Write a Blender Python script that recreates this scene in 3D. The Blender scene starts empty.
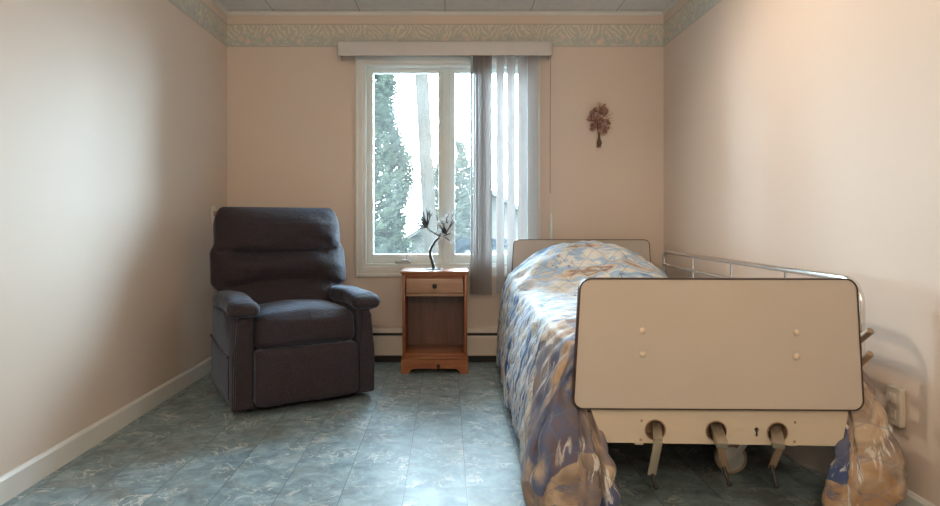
import bpy, bmesh, math, random
from mathutils import Vector, Matrix, Euler, noise
random.seed(7)
PI = math.pi
scene = bpy.context.scene
COL = scene.collection

# ------------------------------------------------------------------ camera
H = 0.995; F = 600.0; VX, VY = 447.0, 221.5
cam_d = bpy.data.cameras.new('camera'); cam = bpy.data.objects.new('camera', cam_d); COL.objects.link(cam)
cam.location = (0, 0, H); cam.rotation_euler = (PI/2, 0, 0)
cam_d.sensor_width = 36; cam_d.lens = F/940*36
cam_d.shift_x = (470-VX)/940; cam_d.shift_y = -(253-VY)/940
cam_d.clip_start = 0.02; cam_d.clip_end = 400
scene.camera = cam

def W(px, py, Y):
    return Vector(((px-VX)*Y/F, Y, H-(py-VY)*Y/F))

XL, XR, YB, YF, ZC = -1.575, 1.55, 4.295, -1.5, 2.495

# ------------------------------------------------------------------ mesh helpers
def merge(dst, src):
    me = bpy.data.meshes.new('tmp'); src.to_mesh(me); src.free()
    dst.from_mesh(me); bpy.data.meshes.remove(me)

def box(bm, c, s, bev=0.0, seg=2, mat=None, rot=None):
    b = bmesh.new(); bmesh.ops.create_cube(b, size=1.0)
    bmesh.ops.scale(b, vec=Vector(s), verts=b.verts)
    if bev > 0:
        bmesh.ops.bevel(b, geom=list(b.edges), offset=min(bev, min(s)*0.49), segments=seg, profile=0.5, affect='EDGES')
    M = Matrix.Translation(Vector(c))
    if rot is not None: M = M @ rot.to_4x4()
    bmesh.ops.transform(b, matrix=M, verts=b.verts)
    if mat is not None:
        for f in b.faces: f.material_index = mat
    merge(bm, b)

def box2(bm, lo, hi, bev=0.0, seg=2):
    lo = Vector(lo); hi = Vector(hi)
    box(bm, (lo+hi)/2, hi-lo, bev, seg)

def bar(bm, a, b, w, t, bev=0.002, up=Vector((0, 0, 1))):
    """rectangular bar from a to b, w wide and t thick"""
    a = Vector(a); b = Vector(b); d = b-a; L = d.length; d.normalize()
    x = d.cross(up)
    if x.length < 1e-4: x = Vector((1, 0, 0))
    x.normalize(); y = x.cross(d)
    R = Matrix((x, d, y)).transposed()
    box(bm, (a+b)/2, (w, L, t), bev, 2, rot=R)

def tube(bm, pts, r, n=10, closed=False, caps=True):
    pts = [Vector(p) for p in pts]; N = len(pts)
    rs = r if isinstance(r, (list, tuple)) else [r]*N
    tan = []
    for i in range(N):
        if closed: t = pts[(i+1) % N]-pts[i-1]
        else: t = pts[min(i+1, N-1)]-pts[max(i-1, 0)]
        tan.append(t.normalized())
    u = tan[0].orthogonal().normalized()
    rings = []
    for i in range(N):
        if i:
            u = u - tan[i]*u.dot(tan[i])
            if u.length < 1e-6: u = tan[i].orthogonal()
            u.normalize()
        v = tan[i].cross(u)
        rings.append([bm.verts.new(pts[i]+(u*math.cos(2*PI*k/n)+v*math.sin(2*PI*k/n))*rs[i]) for k in range(n)])
    for i in range(N if closed else N-1):
        A = rings[i]; B = rings[(i+1) % N]
        off = 0
        if closed and i == N-1:
            off = min(range(n), key=lambda o: sum((A[k].co-B[(k+o) % n].co).length for k in range(n)))
        for k in range(n):
            bm.faces.new((A[k], A[(k+1) % n], B[(k+1+off) % n], B[(k+off) % n]))
    if caps and not closed:
        bm.faces.new(rings[0][::-1]); bm.faces.new(rings[-1])

def lathe(bm, prof, n=20, M=None):
    rings = []
    for r, z in prof:
        ring = [bm.verts.new(Vector((max(r, 1e-4)*math.cos(2*PI*k/n), max(r, 1e-4)*math.sin(2*PI*k/n), z))) for k in range(n)]
        rings.append(ring)
    vs = [v for q in rings for v in q]
    for A, B in zip(rings, rings[1:]):
        for k in range(n): bm.faces.new((A[k], A[(k+1) % n], B[(k+1) % n], B[k]))
    bm.faces.new(rings[0][::-1]); bm.faces.new(rings[-1])
    if M is not None: bmesh.ops.transform(bm, matrix=M, verts=vs)

def blob(bm, c, s, n=2, rot=None):
    b = bmesh.new(); bmesh.ops.create_icosphere(b, subdivisions=n, radius=1.0)
    M = Matrix.Translation(Vector(c))
    if rot is not None: M = M @ rot.to_4x4()
    M = M @ Matrix.Diagonal(Vector((s[0], s[1], s[2], 1)))
    bmesh.ops.transform(b, matrix=M, verts=b.verts); merge(bm, b)

def roundpoly(pts, rad, n=6):
    out = []; N = len(pts)
    rads = rad if isinstance(rad, (list, tuple)) else [rad]*N
    for i in range(N):
        p = Vector(pts[i]); a = Vector(pts[i-1]); b = Vector(pts[(i+1) % N]); r = rads[i]
        if r <= 0: out.append(p); continue
        d1 = (a-p).normalized(); d2 = (b-p).normalized()
        ang = d1.angle(d2); t = r/math.tan(ang/2)
        c = p+(d1+d2).normalized()*(r/math.sin(ang/2))
        s = p+d1*t-c; e = p+d2*t-c
        a0 = math.atan2(s.y, s.x); a1 = math.atan2(e.y, e.x); da = a1-a0
        while da > PI: da -= 2*PI
        while da < -PI: da += 2*PI
        for k in range(n+1):
            q = a0+da*k/n; out.append(c+Vector((math.cos(q), math.sin(q)))*r)
    return out

def plate(bm, outline, y0, y1, holes=()):
    """outline (x,z) extruded from y0 to y1, with holes"""
    b = bmesh.new(); loops = [outline]+list(holes)
    edges = []
    for lp in loops:
        vs = [b.verts.new((p[0], y0, p[1])) for p in lp]
        for i in range(len(vs)): edges.append(b.edges.new((vs[i-1], vs[i])))
    if holes:
        bmesh.ops.triangle_fill(b, use_beauty=True, use_dissolve=False, edges=edges)
    else:
        b.faces.new(list(b.verts))
    ret = bmesh.ops.extrude_face_region(b, geom=list(b.faces))
    vs = [g for g in ret['geom'] if isinstance(g, bmesh.types.BMVert)]
    bmesh.ops.translate(b, vec=(0, y1-y0, 0), verts=vs)
    bmesh.ops.recalc_face_normals(b, faces=b.faces)
    merge(bm, b)

def obj(name, bm, mat, parent=None, smooth=True, angle=40, recalc=True):
    if recalc: bmesh.ops.recalc_face_normals(bm, faces=bm.faces)
    me = bpy.data.meshes.new(name); bm.to_mesh(me); bm.free()
    for m in (mat if isinstance(mat, (list, tuple)) else [mat]): me.materials.append(m)
    if smooth:
        for p in me.polygons: p.use_smooth = True
        try: me.set_sharp_from_angle(angle=math.radians(angle))
        except Exception: pass
    o = bpy.data.objects.new(name, me); COL.objects.link(o)
    if parent: o.parent = parent
    return o

def thing(name, label, cat, loc=(0, 0, 0), rz=0.0, group=None):
    o = bpy.data.objects.new(name, None); COL.objects.link(o)
    o.empty_display_size = 0.1
    o.location = loc; o.rotation_euler = (0, 0, rz); o['label'] = label; o['category'] = cat
    if group: o['group'] = group
    return o

def tag(o, label, cat, group=None):
    o['label'] = label; o['category'] = cat
    if group: o['group'] = group
    return o

def struct(o, label, cat):
    o['kind'] = 'structure'; o['label'] = label; o['category'] = cat
    return o

def dup_child(o, parent):
    c = o.copy(); COL.objects.link(c); c.parent = parent
    return c

# ------------------------------------------------------------------ material helpers
class NT:
    def __init__(self, name):
        self.m = bpy.data.materials.new(name); self.m.use_nodes = True
        self.t = self.m.node_tree; self.t.nodes.clear()
        self.out = self.n('ShaderNodeOutputMaterial')
    def n(self, typ, **kw):
        nd = self.t.nodes.new(typ)
        for k, v in kw.items(): setattr(nd, k, v)
        return nd
    def l(self, a, b): self.t.links.new(a, b)
    def coord(self, which='Object', scale=(1, 1, 1), loc=(0, 0, 0), rot=(0, 0, 0)):
        c = self.n('ShaderNodeTexCoord'); mp = self.n('ShaderNodeMapping')
        mp.inputs['Scale'].default_value = scale; mp.inputs['Location'].default_value = loc; mp.inputs['Rotation'].default_value = rot
        self.l(c.outputs[which], mp.inputs['Vector']); return mp.outputs['Vector']
    def noise(self, vec, scale, detail=4, rough=0.5, dist=0.0):
        nd = self.n('ShaderNodeTexNoise'); nd.inputs['Scale'].default_value = scale
        nd.inputs['Detail'].default_value = detail; nd.inputs['Roughness'].default_value = rough; nd.inputs['Distortion'].default_value = dist
        if vec is not None: self.l(vec, nd.inputs['Vector'])
        return nd
    def ramp(self, fac, stops, interp='LINEAR'):
        r = self.n('ShaderNodeValToRGB'); r.color_ramp.interpolation = interp
        e = r.color_ramp.elements
        while len(e) < len(stops): e.new(0.5)
        for el, (p, c) in zip(e, stops):
            el.position = p; el.color = (c[0], c[1], c[2], 1) if isinstance(c, (tuple, list)) else (c, c, c, 1)
        self.l(fac, r.inputs['Fac']); return r.outputs['Color']
    def mix(self, fac, a, b, blend='MIX'):
        m = self.n('ShaderNodeMix', data_type='RGBA', blend_type=blend)
        for sock, v in ((m.inputs[0], fac), (m.inputs[6], a), (m.inputs[7], b)):
            if isinstance(v, (int, float)): sock.default_value = v
            elif isinstance(v, tuple): sock.default_value = (v[0], v[1], v[2], 1)
            else: self.l(v, sock)
        return m.outputs[2]
    def math(self, op, a, b=None, c=None, clamp=False):
        m = self.n('ShaderNodeMath', operation=op); m.use_clamp = clamp
        for i, v in enumerate((a, b, c)):
            if v is None: continue
            if isinstance(v, (int, float)): m.inputs[i].default_value = v
            else: self.l(v, m.inputs[i])
        return m.outputs[0]
    def sep(self, vec):
        s = self.n('ShaderNodeSeparateXYZ'); self.l(vec, s.inputs[0]); return s.outputs
    def bump(self, h, strength=0.2, dist=0.01):
        b = self.n('ShaderNodeBump'); b.inputs['Strength'].default_value = strength; b.inputs['Distance'].default_value = dist
        self.l(h, b.inputs['Height']); return b.outputs['Normal']
    def pbsdf(self, col, rough=0.5, metal=0.0, normal=None, spec=0.5, **kw):
        p = self.n('ShaderNodeBsdfPrincipled')
        for sock, v in ((p.inputs['Base Color'], col), (p.inputs['Roughness'], rough)):
            if isinstance(v, (int, float)): sock.default_value = v
            elif isinstance(v, tuple): sock.default_value = (v[0], v[1], v[2], 1)
            else: self.l(v, sock)
        p.inputs['Metallic'].default_value = metal
        p.inputs['Specular IOR Level'].default_value = spec
        for k, v in kw.items():
            s = p.inputs[k.replace('_', ' ')]
            s.default_value = (v[0], v[1], v[2], 1) if isinstance(v, tuple) else v
        if normal is not None: self.l(normal, p.inputs['Normal'])
        self.l(p.outputs[0], self.out.inputs['Surface'])
        return p

def simple(name, col, rough=0.5, metal=0.0, var=0.06, nscale=8.0, bump=0.0, bscale=60.0, spec=0.5, **kw):
    t = NT(name); v = t.coord()
    nz = t.noise(v, nscale, 3)
    lo = tuple(c*(1-var) for c in col); hi = tuple(min(1, c*(1+var)) for c in col)
    c = t.ramp(nz.outputs['Fac'], [(0.3, lo), (0.7, hi)])
    nrm = None
    if bump > 0:
        nb = t.noise(v, bscale, 3); nrm = t.bump(nb.outputs['Fac'], bump, 0.004)
    t.pbsdf(c, rough, metal, nrm, spec, **kw)
    return t.m

M = {}
WALL = (0.71, 0.60, 0.515)
def wall_mat(name, col):
    t = NT(name); v = t.coord()
    nz = t.noise(v, 0.9, 3); c = t.ramp(nz.outputs['Fac'], [(0.3, tuple(x*0.97 for x in col)), (0.7, tuple(x*1.03 for x in col))])
    nb = t.noise(v, 95, 3); lo = t.noise(v, 6, 2)
    h = t.math('ADD', nb.outputs['Fac'], t.math('MULTIPLY', lo.outputs['Fac'], 2.0))
    t.pbsdf(c, 0.52, 0, t.bump(h, 0.12, 0.003), 0.3)
    return t.m
M['wall'] = wall_mat('peach_paint', WALL)
M['white_paint'] = simple('cream_white_paint', (0.74, 0.74, 0.71), 0.4, var=0.03)
M['heater'] = simple('heater_enamel', (0.72, 0.63, 0.53), 0.4, var=0.03)
M['vinyl'] = simple('white_vinyl', (0.74, 0.80, 0.79), 0.35, var=0.02)
M['valance'] = simple('valance_vinyl', (0.60, 0.565, 0.545), 0.35, var=0.02)
M['black'] = simple('black_plastic', (0.015, 0.013, 0.012), 0.5)
M['dark_metal'] = simple('dark_steel', (0.06, 0.05, 0.045), 0.45, 0.7, bump=0.05)
M['chrome'] = simple('chrome', (0.78, 0.78, 0.77), 0.14, 1.0, var=0.03)
M['bronze'] = simple('bronze_lacquer', (0.36, 0.25, 0.17), 0.40, 0.4, var=0.1)
M['crank_metal'] = simple('crank_zinc', (0.46, 0.40, 0.32), 0.38, 0.75, var=0.12)
M['laminate'] = simple('tan_laminate', (0.53, 0.465, 0.40), 0.36, var=0.025, nscale=3, bump=0.02, bscale=200)
M['band'] = simple('brown_edge_band', (0.045, 0.022, 0.016), 0.4)
M['apron'] = simple('tan_enamel', (0.57, 0.49, 0.385), 0.38, var=0.03)
M['bolt'] = simple('cream_bolt_cap', (0.66, 0.56, 0.44), 0.35)
M['rubber'] = simple('tan_rubber', (0.34, 0.28, 0.22), 0.6)
M['wheel_disc'] = simple('zinc_wheel_disc', (0.75, 0.75, 0.74), 0.35, 0.5)
M['outlet'] = simple('ivory_plastic', (0.78, 0.74, 0.66), 0.35, var=0.02)

M['ivory'] = simple('aged_ivory_plastic', (0.56, 0.50, 0.42), 0.4, var=0.03)
# ceiling panels
t = NT('ceiling_panels'); v = t.coord(); s = t.sep(v)
def line_mask(t, coord, period, off, half):
    f = t.math('FRACT', t.math('ADD', t.math('DIVIDE', t.math('SUBTRACT', coord, off), period), 0.5))
    d = t.math('MULTIPLY', t.math('ABSOLUTE', t.math('SUBTRACT', f, 0.5)), period)
    return t.math('LESS_THAN', d, half)
mk = t.math('MAXIMUM', line_mask(t, s[0], 0.61, -0.014, 0.0025), line_mask(t, s[1], 0.61, 3.64, 0.0025))
nz = t.noise(v, 14, 4)
c = t.ramp(nz.outputs['Fac'], [(0.3, (0.74, 0.76, 0.76)), (0.7, (0.80, 0.82, 0.82))])
c = t.mix(mk, c, (0.33, 0.30, 0.27))
t.pbsdf(c, 0.55); M['ceiling'] = t.m

# floor: marbled vinyl tiles
t = NT('marbled_vinyl_tile'); v = t.coord(); s = t.sep(v)
P = 0.2286
lx = line_mask(t, s[0], P, 0.0717, 0.0011); ly = line_mask(t, s[1], P, 2.244, 0.0008)
# per tile offset so the marbling breaks at the joints
ix = t.math('FLOOR', t.math('DIVIDE', t.math('SUBTRACT', s[0], 0.0717), P)); iy = t.math('FLOOR', t.math('DIVIDE', t.math('SUBTRACT', s[1], 2.244), P))
cmb = t.n('ShaderNodeCombineXYZ'); t.l(ix, cmb.inputs[0]); t.l(iy, cmb.inputs[1])
wn = t.n('ShaderNodeTexWhiteNoise', noise_dimensions='3D'); t.l(cmb.outputs[0], wn.inputs['Vector'])
vm = t.n('ShaderNodeVectorMath', operation='MULTIPLY_ADD'); t.l(wn.outputs['Color'], vm.inputs[0]); vm.inputs[1].default_value = (30, 30, 30); t.l(v, vm.inputs[2])
sv = t.n('ShaderNodeMapping'); sv.inputs['Scale'].default_value = (9.0, 9.0, 1); sv.inputs['Rotation'].default_value = (0, 0, 0.5); t.l(vm.outputs[0], sv.inputs['Vector'])
n1 = t.noise(sv.outputs[0], 1.3, 9, 0.70, 0.5)
base = t.ramp(n1.outputs['Fac'], [(0.26, (0.09, 0.125, 0.14)), (0.42, (0.175, 0.245, 0.27)), (0.55, (0.255, 0.345, 0.375)), (0.76, (0.43, 0.52, 0.54))])
n2 = t.noise(sv.outputs[0], 0.8, 4, 0.6, 1.0)
vein = t.math('ABSOLUTE', t.math('SUBTRACT', n2.outputs['Fac'], 0.5))
veinm = t.ramp(vein, [(0.0, 1.0), (0.010, 0.8), (0.022, 0.0)])
n3 = t.noise(vm.outputs[0], 7, 3)
veinm = t.math('MULTIPLY', veinm, t.ramp(n3.outputs['Fac'], [(0.42, 0.0), (0.62, 1.0)]))
c = t.mix(t.math('MULTIPLY', veinm, 0.95), base, (0.62, 0.62, 0.57))
n4 = t.noise(vm.outputs[0], 5, 4)
c = t.mix(t.ramp(n4.outputs['Fac'], [(0.5, 0.0), (0.75, 0.5)]), c, (0.20, 0.165, 0.12))
tv = t.math('MULTIPLY_ADD', wn.outputs['Value'], 0.12, 0.94)
c = t.mix(1.0, c, tv, 'MULTIPLY')
c = t.mix(t.math('MULTIPLY', ly, 0.45), c, (0.06, 0.07, 0.07))
c = t.mix(t.math('MULTIPLY', lx, 0.85), c, (0.03, 0.035, 0.035))
rg = t.ramp(t.noise(v, 9, 4).outputs['Fac'], [(0.3, 0.32), (0.75, 0.44)])
t.pbsdf(c, rg, 0, t.bump(t.noise(v, 5, 2).outputs['Fac'], 0.05, 0.004), 0.31, Coat_Weight=0.02, Coat_Roughness=0.06); M['floor'] = t.m

# wallpaper border: fronds above, blossoms below; Generated-free, uses a UV in metres
t = NT('leafy_wallpaper_border')
uv = t.coord('UV'); s = t.sep(uv)
wrp = t.noise(uv, 9, 2)
uu = t.math('ADD', s[0], t.math('MULTIPLY', t.math('SUBTRACT', wrp.outputs['Fac'], 0.5), 0.16))
# fern leaflets: slanted bars that fan out, repeat ~0.33 m
ph = t.math('MULTIPLY', t.math('ADD', uu, t.math('MULTIPLY', s[1], -0.55)), 2*PI/0.034)
fr = t.math('SINE', ph)
fr2 = t.math('SINE', t.math('MULTIPLY', t.math('ADD', uu, t.math('MULTIPLY', s[1], 0.75)), 2*PI/0.040))
sel = t.math('GREATER_THAN', t.math('SINE', t.math('MULTIPLY', uu, 2*PI/0.34)), 0.0)
frm = t.mix(sel, fr, fr2)
leaf = t.ramp(frm, [(0.25, 0.0), (0.55, 1.0)])
upper = t.ramp(t.math('ADD', s[1], t.math('MULTIPLY', t.math('SINE', t.math('MULTIPLY', uu, 2*PI/0.17)), 0.018)), [(0.065, 0.0), (0.09, 1.0)])
vo = t.n('ShaderNodeTexVoronoi'); vo.inputs['Scale'].default_value = 19; t.l(uv, vo.inputs['Vector'])
vo2 = t.n('ShaderNodeTexVoronoi'); vo2.inputs['Scale'].default_value = 42; t.l(uv, vo2.inputs['Vector'])
flower = t.ramp(vo.outputs['Distance'], [(0.25, 1.0), (0.5, 0.0)])
fsel = t.ramp(t.sep(vo.outputs['Color'])[0], [(0.45, 0.0), (0.5, 1.0)], 'CONSTANT')
low = t.mix(t.ramp(vo2.outputs['Distance'], [(0.2, 0.0), (0.6, 1.0)]), (0.62, 0.60, 0.53), (0.49, 0.51, 0.46))
low = t.mix(t.math('MULTIPLY', flower, fsel), low, (0.72, 0.58, 0.50))
up = t.mix(leaf, (0.56, 0.54, 0.46), (0.72, 0.66, 0.55))
c = t.mix(upper, low, up)
e1 = t.math('LESS_THAN', s[1], 0.008); e2 = t.math('GREATER_THAN', s[1], 0.158)
c = t.mix(t.math('MAXIMUM', e1, e2), c, (0.50, 0.45, 0.40))
t.pbsdf(c, 0.5); M['border'] = t.m

# wood
def wood(name, dark, light, scale=1.0, rough=0.32, axis=0):
    t = NT(name)
    sc = [14, 14, 14]; sc[axis] = 1.6
    v = t.coord('Object', tuple(x*scale for x in sc))
    n = t.noise(v, 1.6, 6, 0.6, 0.8)
    n2 = t.noise(t.coord('Object', tuple(x*scale*5 for x in sc)), 3, 3)
    c = t.ramp(n.outputs['Fac'], [(0.3, dark), (0.7, light)])
    c = t.mix(t.math('MULTIPLY', n2.outputs['Fac'], 0.3), c, tuple(x*0.55 for x in dark))
    t.pbsdf(c, rough, 0, t.bump(n.outputs['Fac'], 0.06, 0.003), 0.5)
    return t.m
M['wood_x'] = wood('cherry_wood', (0.24, 0.068, 0.020), (0.42, 0.165, 0.062))
M['wood_z'] = wood('cherry_wood_upright', (0.21, 0.055, 0.016), (0.34, 0.105, 0.036), axis=2)
M['wood_light'] = wood('cherry_wood_drawer', (0.32, 0.17, 0.10), (0.47, 0.28, 0.18))
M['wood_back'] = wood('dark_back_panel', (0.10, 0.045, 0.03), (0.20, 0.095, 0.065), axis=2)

# chair fabric
t = NT('charcoal_chenille'); v = t.coord()
n1 = t.noise(v, 260, 2, 0.6); n2 = t.noise(v, 9, 4)
wv = t.n('ShaderNodeTexWave', bands_direction='Z'); wv.inputs['Scale'].default_value = 90; wv.inputs['Distortion'].default_value = 2.0; wv.inputs['Detail'].default_value = 2; wv.inputs['Detail Scale'].default_value = 3; t.l(v, wv.inputs['Vector'])
c = t.ramp(n1.outputs['Fac'], [(0.3, (0.014, 0.011, 0.013)), (0.7, (0.062, 0.047, 0.052))])
c = t.mix(t.ramp(n2.outputs['Fac'], [(0.4, 0.0), (0.7, 0.35)]), c, (0.045, 0.042, 0.060))
fold = t.noise(t.coord('Object', (14, 14, 22)), 1.6, 3, 0.55, 1.4)
h = t.math('ADD', t.math('ADD', n1.outputs['Fac'], t.math('MULTIPLY', wv.outputs['Fac'], 0.4)), t.math('MULTIPLY', fold.outputs['Fac'], 5.0))
t.pbsdf(c, 0.85, 0, t.bump(h, 0.35, 0.003), 0.25, Sheen_Weight=0.4, Sheen_Roughness=0.3, Sheen_Tint=(0.55, 0.70, 0.95))
M['fabric'] = t.m

# comforter print
t = NT('printed_comforter_cloth')
uv = t.coord('UV')
sx = t.sep(uv)
def stroke(scale, rot, ns, detail, dist, seed):
    mp = t.n('ShaderNodeMapping'); mp.inputs['Scale'].default_value = (scale[0], scale[1], 1); mp.inputs['Rotation'].default_value = (0, 0, rot); mp.inputs['Location'].default_value = (seed, seed*1.7, 0)
    t.l(uv, mp.inputs['Vector']); return t.noise(mp.outputs[0], ns, detail, 0.55, dist).outputs['Fac']
w1 = t.noise(uv, 3.2, 4, 0.55)
# soft washes of colour lying in strokes
wash = stroke((1.2, 3.4), 0.30, 1.5, 3, 0.5, 3.1)
fine = stroke((4.0, 22.0), 0.45, 1.2, 4, 0.4, 8.3)
wv_ = t.math('ADD', t.math('MULTIPLY', wash, 0.80), t.math('MULTIPLY', fine, 0.26))
head = t.ramp(wv_, [(0.36, (0.05, 0.08, 0.17)), (0.41, (0.17, 0.30, 0.52)), (0.445, (0.40, 0.58, 0.78)), (0.47, (0.48, 0.64, 0.80)), (0.485, (0.80, 0.83, 0.84)), (0.53, (0.82, 0.81, 0.78)), (0.545, (0.45, 0.62, 0.80)), (0.575, (0.38, 0.54, 0.74)), (0.59, (0.78, 0.74, 0.68)), (0.625, (0.66, 0.54, 0.44)), (0.65, (0.34, 0.23, 0.17)), (0.69, (0.74, 0.74, 0.73))])
# side panels: strips of blue, cream and tan running down the drop
strip = stroke((1.6, 9.0), 0.12, 1.6, 3, 0.3, 5.7)
side = t.ramp(strip, [(0.37, (0.03, 0.05, 0.13)), (0.42, (0.11, 0.20, 0.40)), (0.455, (0.40, 0.53, 0.66)), (0.49, (0.66, 0.63, 0.57)), (0.525, (0.36, 0.25, 0.18)), (0.56, (0.68, 0.64, 0.56)), (0.60, (0.24, 0.36, 0.54)), (0.65, (0.06, 0.10, 0.22))])
msd = t.math('MAXIMUM', t.ramp(sx[0], [(0.575, 1.0), (0.66, 0.0)]), t.ramp(sx[0], [(1.52, 0.0), (1.60, 1.0)]))
# foot corners: big patches of tan, slate blue and grey brown
vo = t.n('ShaderNodeTexVoronoi'); vo.inputs['Scale'].default_value = 3.6
va = t.n('ShaderNodeVectorMath', operation='MULTIPLY_ADD'); t.l(w1.outputs['Color'], va.inputs[0]); va.inputs[1].default_value = (0.22, 0.22, 0); t.l(uv, va.inputs[2]); t.l(va.outputs[0], vo.inputs['Vector'])
pk = t.sep(vo.outputs['Color'])
fw = t.math('ADD', t.math('MULTIPLY', pk[0], 0.75), t.math('MULTIPLY', t.math('SUBTRACT', stroke((3.0, 7.0), 0.9, 1.4, 4, 0.4, 1.3), 0.35), 0.8))
foot = t.ramp(fw, [(0.05, (0.05, 0.08, 0.20)), (0.20, (0.12, 0.13, 0.20)), (0.32, (0.19, 0.16, 0.17)), (0.42, (0.30, 0.22, 0.17)), (0.50, (0.52, 0.41, 0.30)), (0.60, (0.36, 0.215, 0.12)), (0.70, (0.52, 0.39, 0.27)), (0.80, (0.10, 0.14, 0.26)), (0.95, (0.22, 0.12, 0.075))])
cd_ = t.math('ADD', t.math('MAXIMUM', t.math('SUBTRACT', 0.63, sx[0]), 0.0), t.math('MAXIMUM', t.math('SUBTRACT', sx[0], 1.56), 0.0))
tf = t.ramp(t.math('ADD', t.math('ADD', sx[1], t.math('MULTIPLY', cd_, 0.75)), t.math('MULTIPLY', t.math('SUBTRACT', w1.outputs['Fac'], 0.5), 0.12)), [(0.66, 1.0), (0.69, 0.0)])
c = t.mix(msd, head, side)
c = t.mix(tf, c, foot)
msk = t.noise(uv, 4.5, 2)
grass = stroke((9.0, 75.0), 0.95, 1.0, 3, 0.5, 2.2)
c = t.mix(t.math('MULTIPLY', t.ramp(grass, [(0.55, 0.0), (0.60, 0.8)]), t.ramp(msk.outputs['Fac'], [(0.52, 0.0), (0.60, 1.0)])), c, (0.76, 0.74, 0.70))
fleck = t.noise(uv, 34, 3, 0.6, 0.6)
c = t.mix(t.math('MULTIPLY', t.ramp(fleck.outputs['Fac'], [(0.60, 0.0), (0.66, 0.75)]), t.ramp(msk.outputs['Fac'], [(0.44, 1.0), (0.52, 0.0)])), c, (0.12, 0.13, 0.20))
def seam(a):
    f = t.math('FRACT', a); return t.math('ABSOLUTE', t.math('SUBTRACT', t.math('ABSOLUTE', t.math('SUBTRACT', f, 0.5)), 0.5))
s1_ = seam(t.math('DIVIDE', t.math('ADD', sx[0], sx[1]), 0.14)); s2_ = seam(t.math('DIVIDE', t.math('SUBTRACT', sx[0], sx[1]), 0.14))
c = t.mix(t.ramp(t.math('MINIMUM', s1_, s2_), [(0.012, 0.40), (0.036, 0.0)]), c, (0.16, 0.20, 0.30))
nb = t.noise(uv, 26, 4)
t.pbsdf(c, 0.52, 0, t.bump(nb.outputs['Fac'], 0.3, 0.01), 0.25, Sheen_Weight=0.15)
M['comforter'] = t.m
M['lining'] = simple('white_lining', (0.62, 0.59, 0.57), 0.6, var=0.04, bump=0.1)
M['piping'] = simple('dark_hem_piping', (0.16, 0.11, 0.10), 0.6, var=0.15)
M['mattress'] = simple('mattress_ticking', (0.55, 0.53, 0.50), 0.7)

# blinds: translucent vinyl
t = NT('vertical_vane_vinyl'); v = t.coord('Object', (60, 60, 0.5))
c = t.ramp(t.noise(v, 3, 2).outputs['Fac'], [(0.3, (0.50, 0.455, 0.435)), (0.7, (0.56, 0.515, 0.495))])
d = t.n('ShaderNodeBsdfPrincipled'); t.l(c, d.inputs['Base Color']); d.inputs['Roughness'].default_value = 0.45
tr = t.n('ShaderNodeBsdfTranslucent'); tr.inputs['Color'].default_value = (0.70, 0.70, 0.74, 1)
mx = t.n('ShaderNodeMixShader'); mx.inputs[0].default_value = 0.065; t.l(d.outputs[0], mx.inputs[1]); t.l(tr.outputs[0], mx.inputs[2]); t.l(mx.outputs[0], t.out.inputs['Surface'])
M['vane'] = t.m
t = NT('mauve_vane_vinyl'); v = t.coord('Object', (60, 60, 0.5))
c = t.ramp(t.noise(v, 3, 2).outputs['Fac'], [(0.3, (0.50, 0.43, 0.42)), (0.7, (0.58, 0.50, 0.49))])
t.pbsdf(c, 0.45); M['vane_mauve'] = t.m

# window glass: thin pane, washed-out outdoor haze mixed in as a faint translucent layer
t = NT('window_glass')
tp = t.n('ShaderNodeBsdfTransparent'); tp.inputs['Color'].default_value = (0.93, 0.97, 0.965, 1)
gl = t.n('ShaderNodeBsdfGlossy'); gl.inputs['Roughness'].default_value = 0.02
df = t.n('ShaderNodeBsdfTranslucent'); df.inputs['Color'].default_value = (0.9, 0.97, 0.97, 1)
fr = t.n('ShaderNodeFresnel'); fr.inputs['IOR'].default_value = 1.35
nz = t.noise(t.coord(), 4, 4)
m0 = t.n('ShaderNodeMixShader'); t.l(t.math('MULTIPLY', nz.outputs['Fac'], 0.022), m0.inputs[0]); t.l(tp.outputs[0], m0.inputs[1]); t.l(df.outputs[0], m0.inputs[2])
m1 = t.n('ShaderNodeMixShader'); t.l(fr.outputs[0], m1.inputs[0]); t.l(m0.outputs[0], m1.inputs[1]); t.l(gl.outputs[0], m1.inputs[2]); t.l(m1.outputs[0], t.out.inputs['Surface'])
M['glass'] = t.m

# outdoors
def foliage_mat(name, a, b):
    t = NT(name); v = t.coord()
    c = t.ramp(t.noise(v, 6, 4).outputs['Fac'], [(0.3, a), (0.7, b)])
    t.pbsdf(c, 0.8, spec=0.0); return t.m
M['cedar'] = foliage_mat('cedar_green', (0.011, 0.0150, 0.0100), (0.030, 0.035, 0.0235))
M['spruce'] = foliage_mat('spruce_green', (0.028, 0.032, 0.024), (0.048, 0.052, 0.040))
M['bark'] = simple('bark', (0.10, 0.08, 0.065), 0.8, var=0.3, bump=0.5)
t = NT('weathered_pole'); v = t.coord('Object', (30, 30, 1.2))
t.pbsdf(t.ramp(t.noise(v, 2, 5).outputs['Fac'], [(0.3, (0.018, 0.0145, 0.0115)), (0.7, (0.026, 0.021, 0.017))]), 0.8, spec=0.0); M['pole'] = t.m
M['siding'] = simple('pale_siding', (0.055, 0.048, 0.042), 0.7, spec=0.0)
M['roofing'] = simple('grey_shingle', (0.042, 0.037, 0.033), 0.8, var=0.15, nscale=30, spec=0.0)
M['blue_metal'] = simple('blue_car_paint', (0.004, 0.005, 0.006), 0.7, spec=0.0)
M['snow_ground'] = simple('pale_ground', (0.05, 0.05, 0.045), 0.9, var=0.2, spec=0.0)

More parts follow.
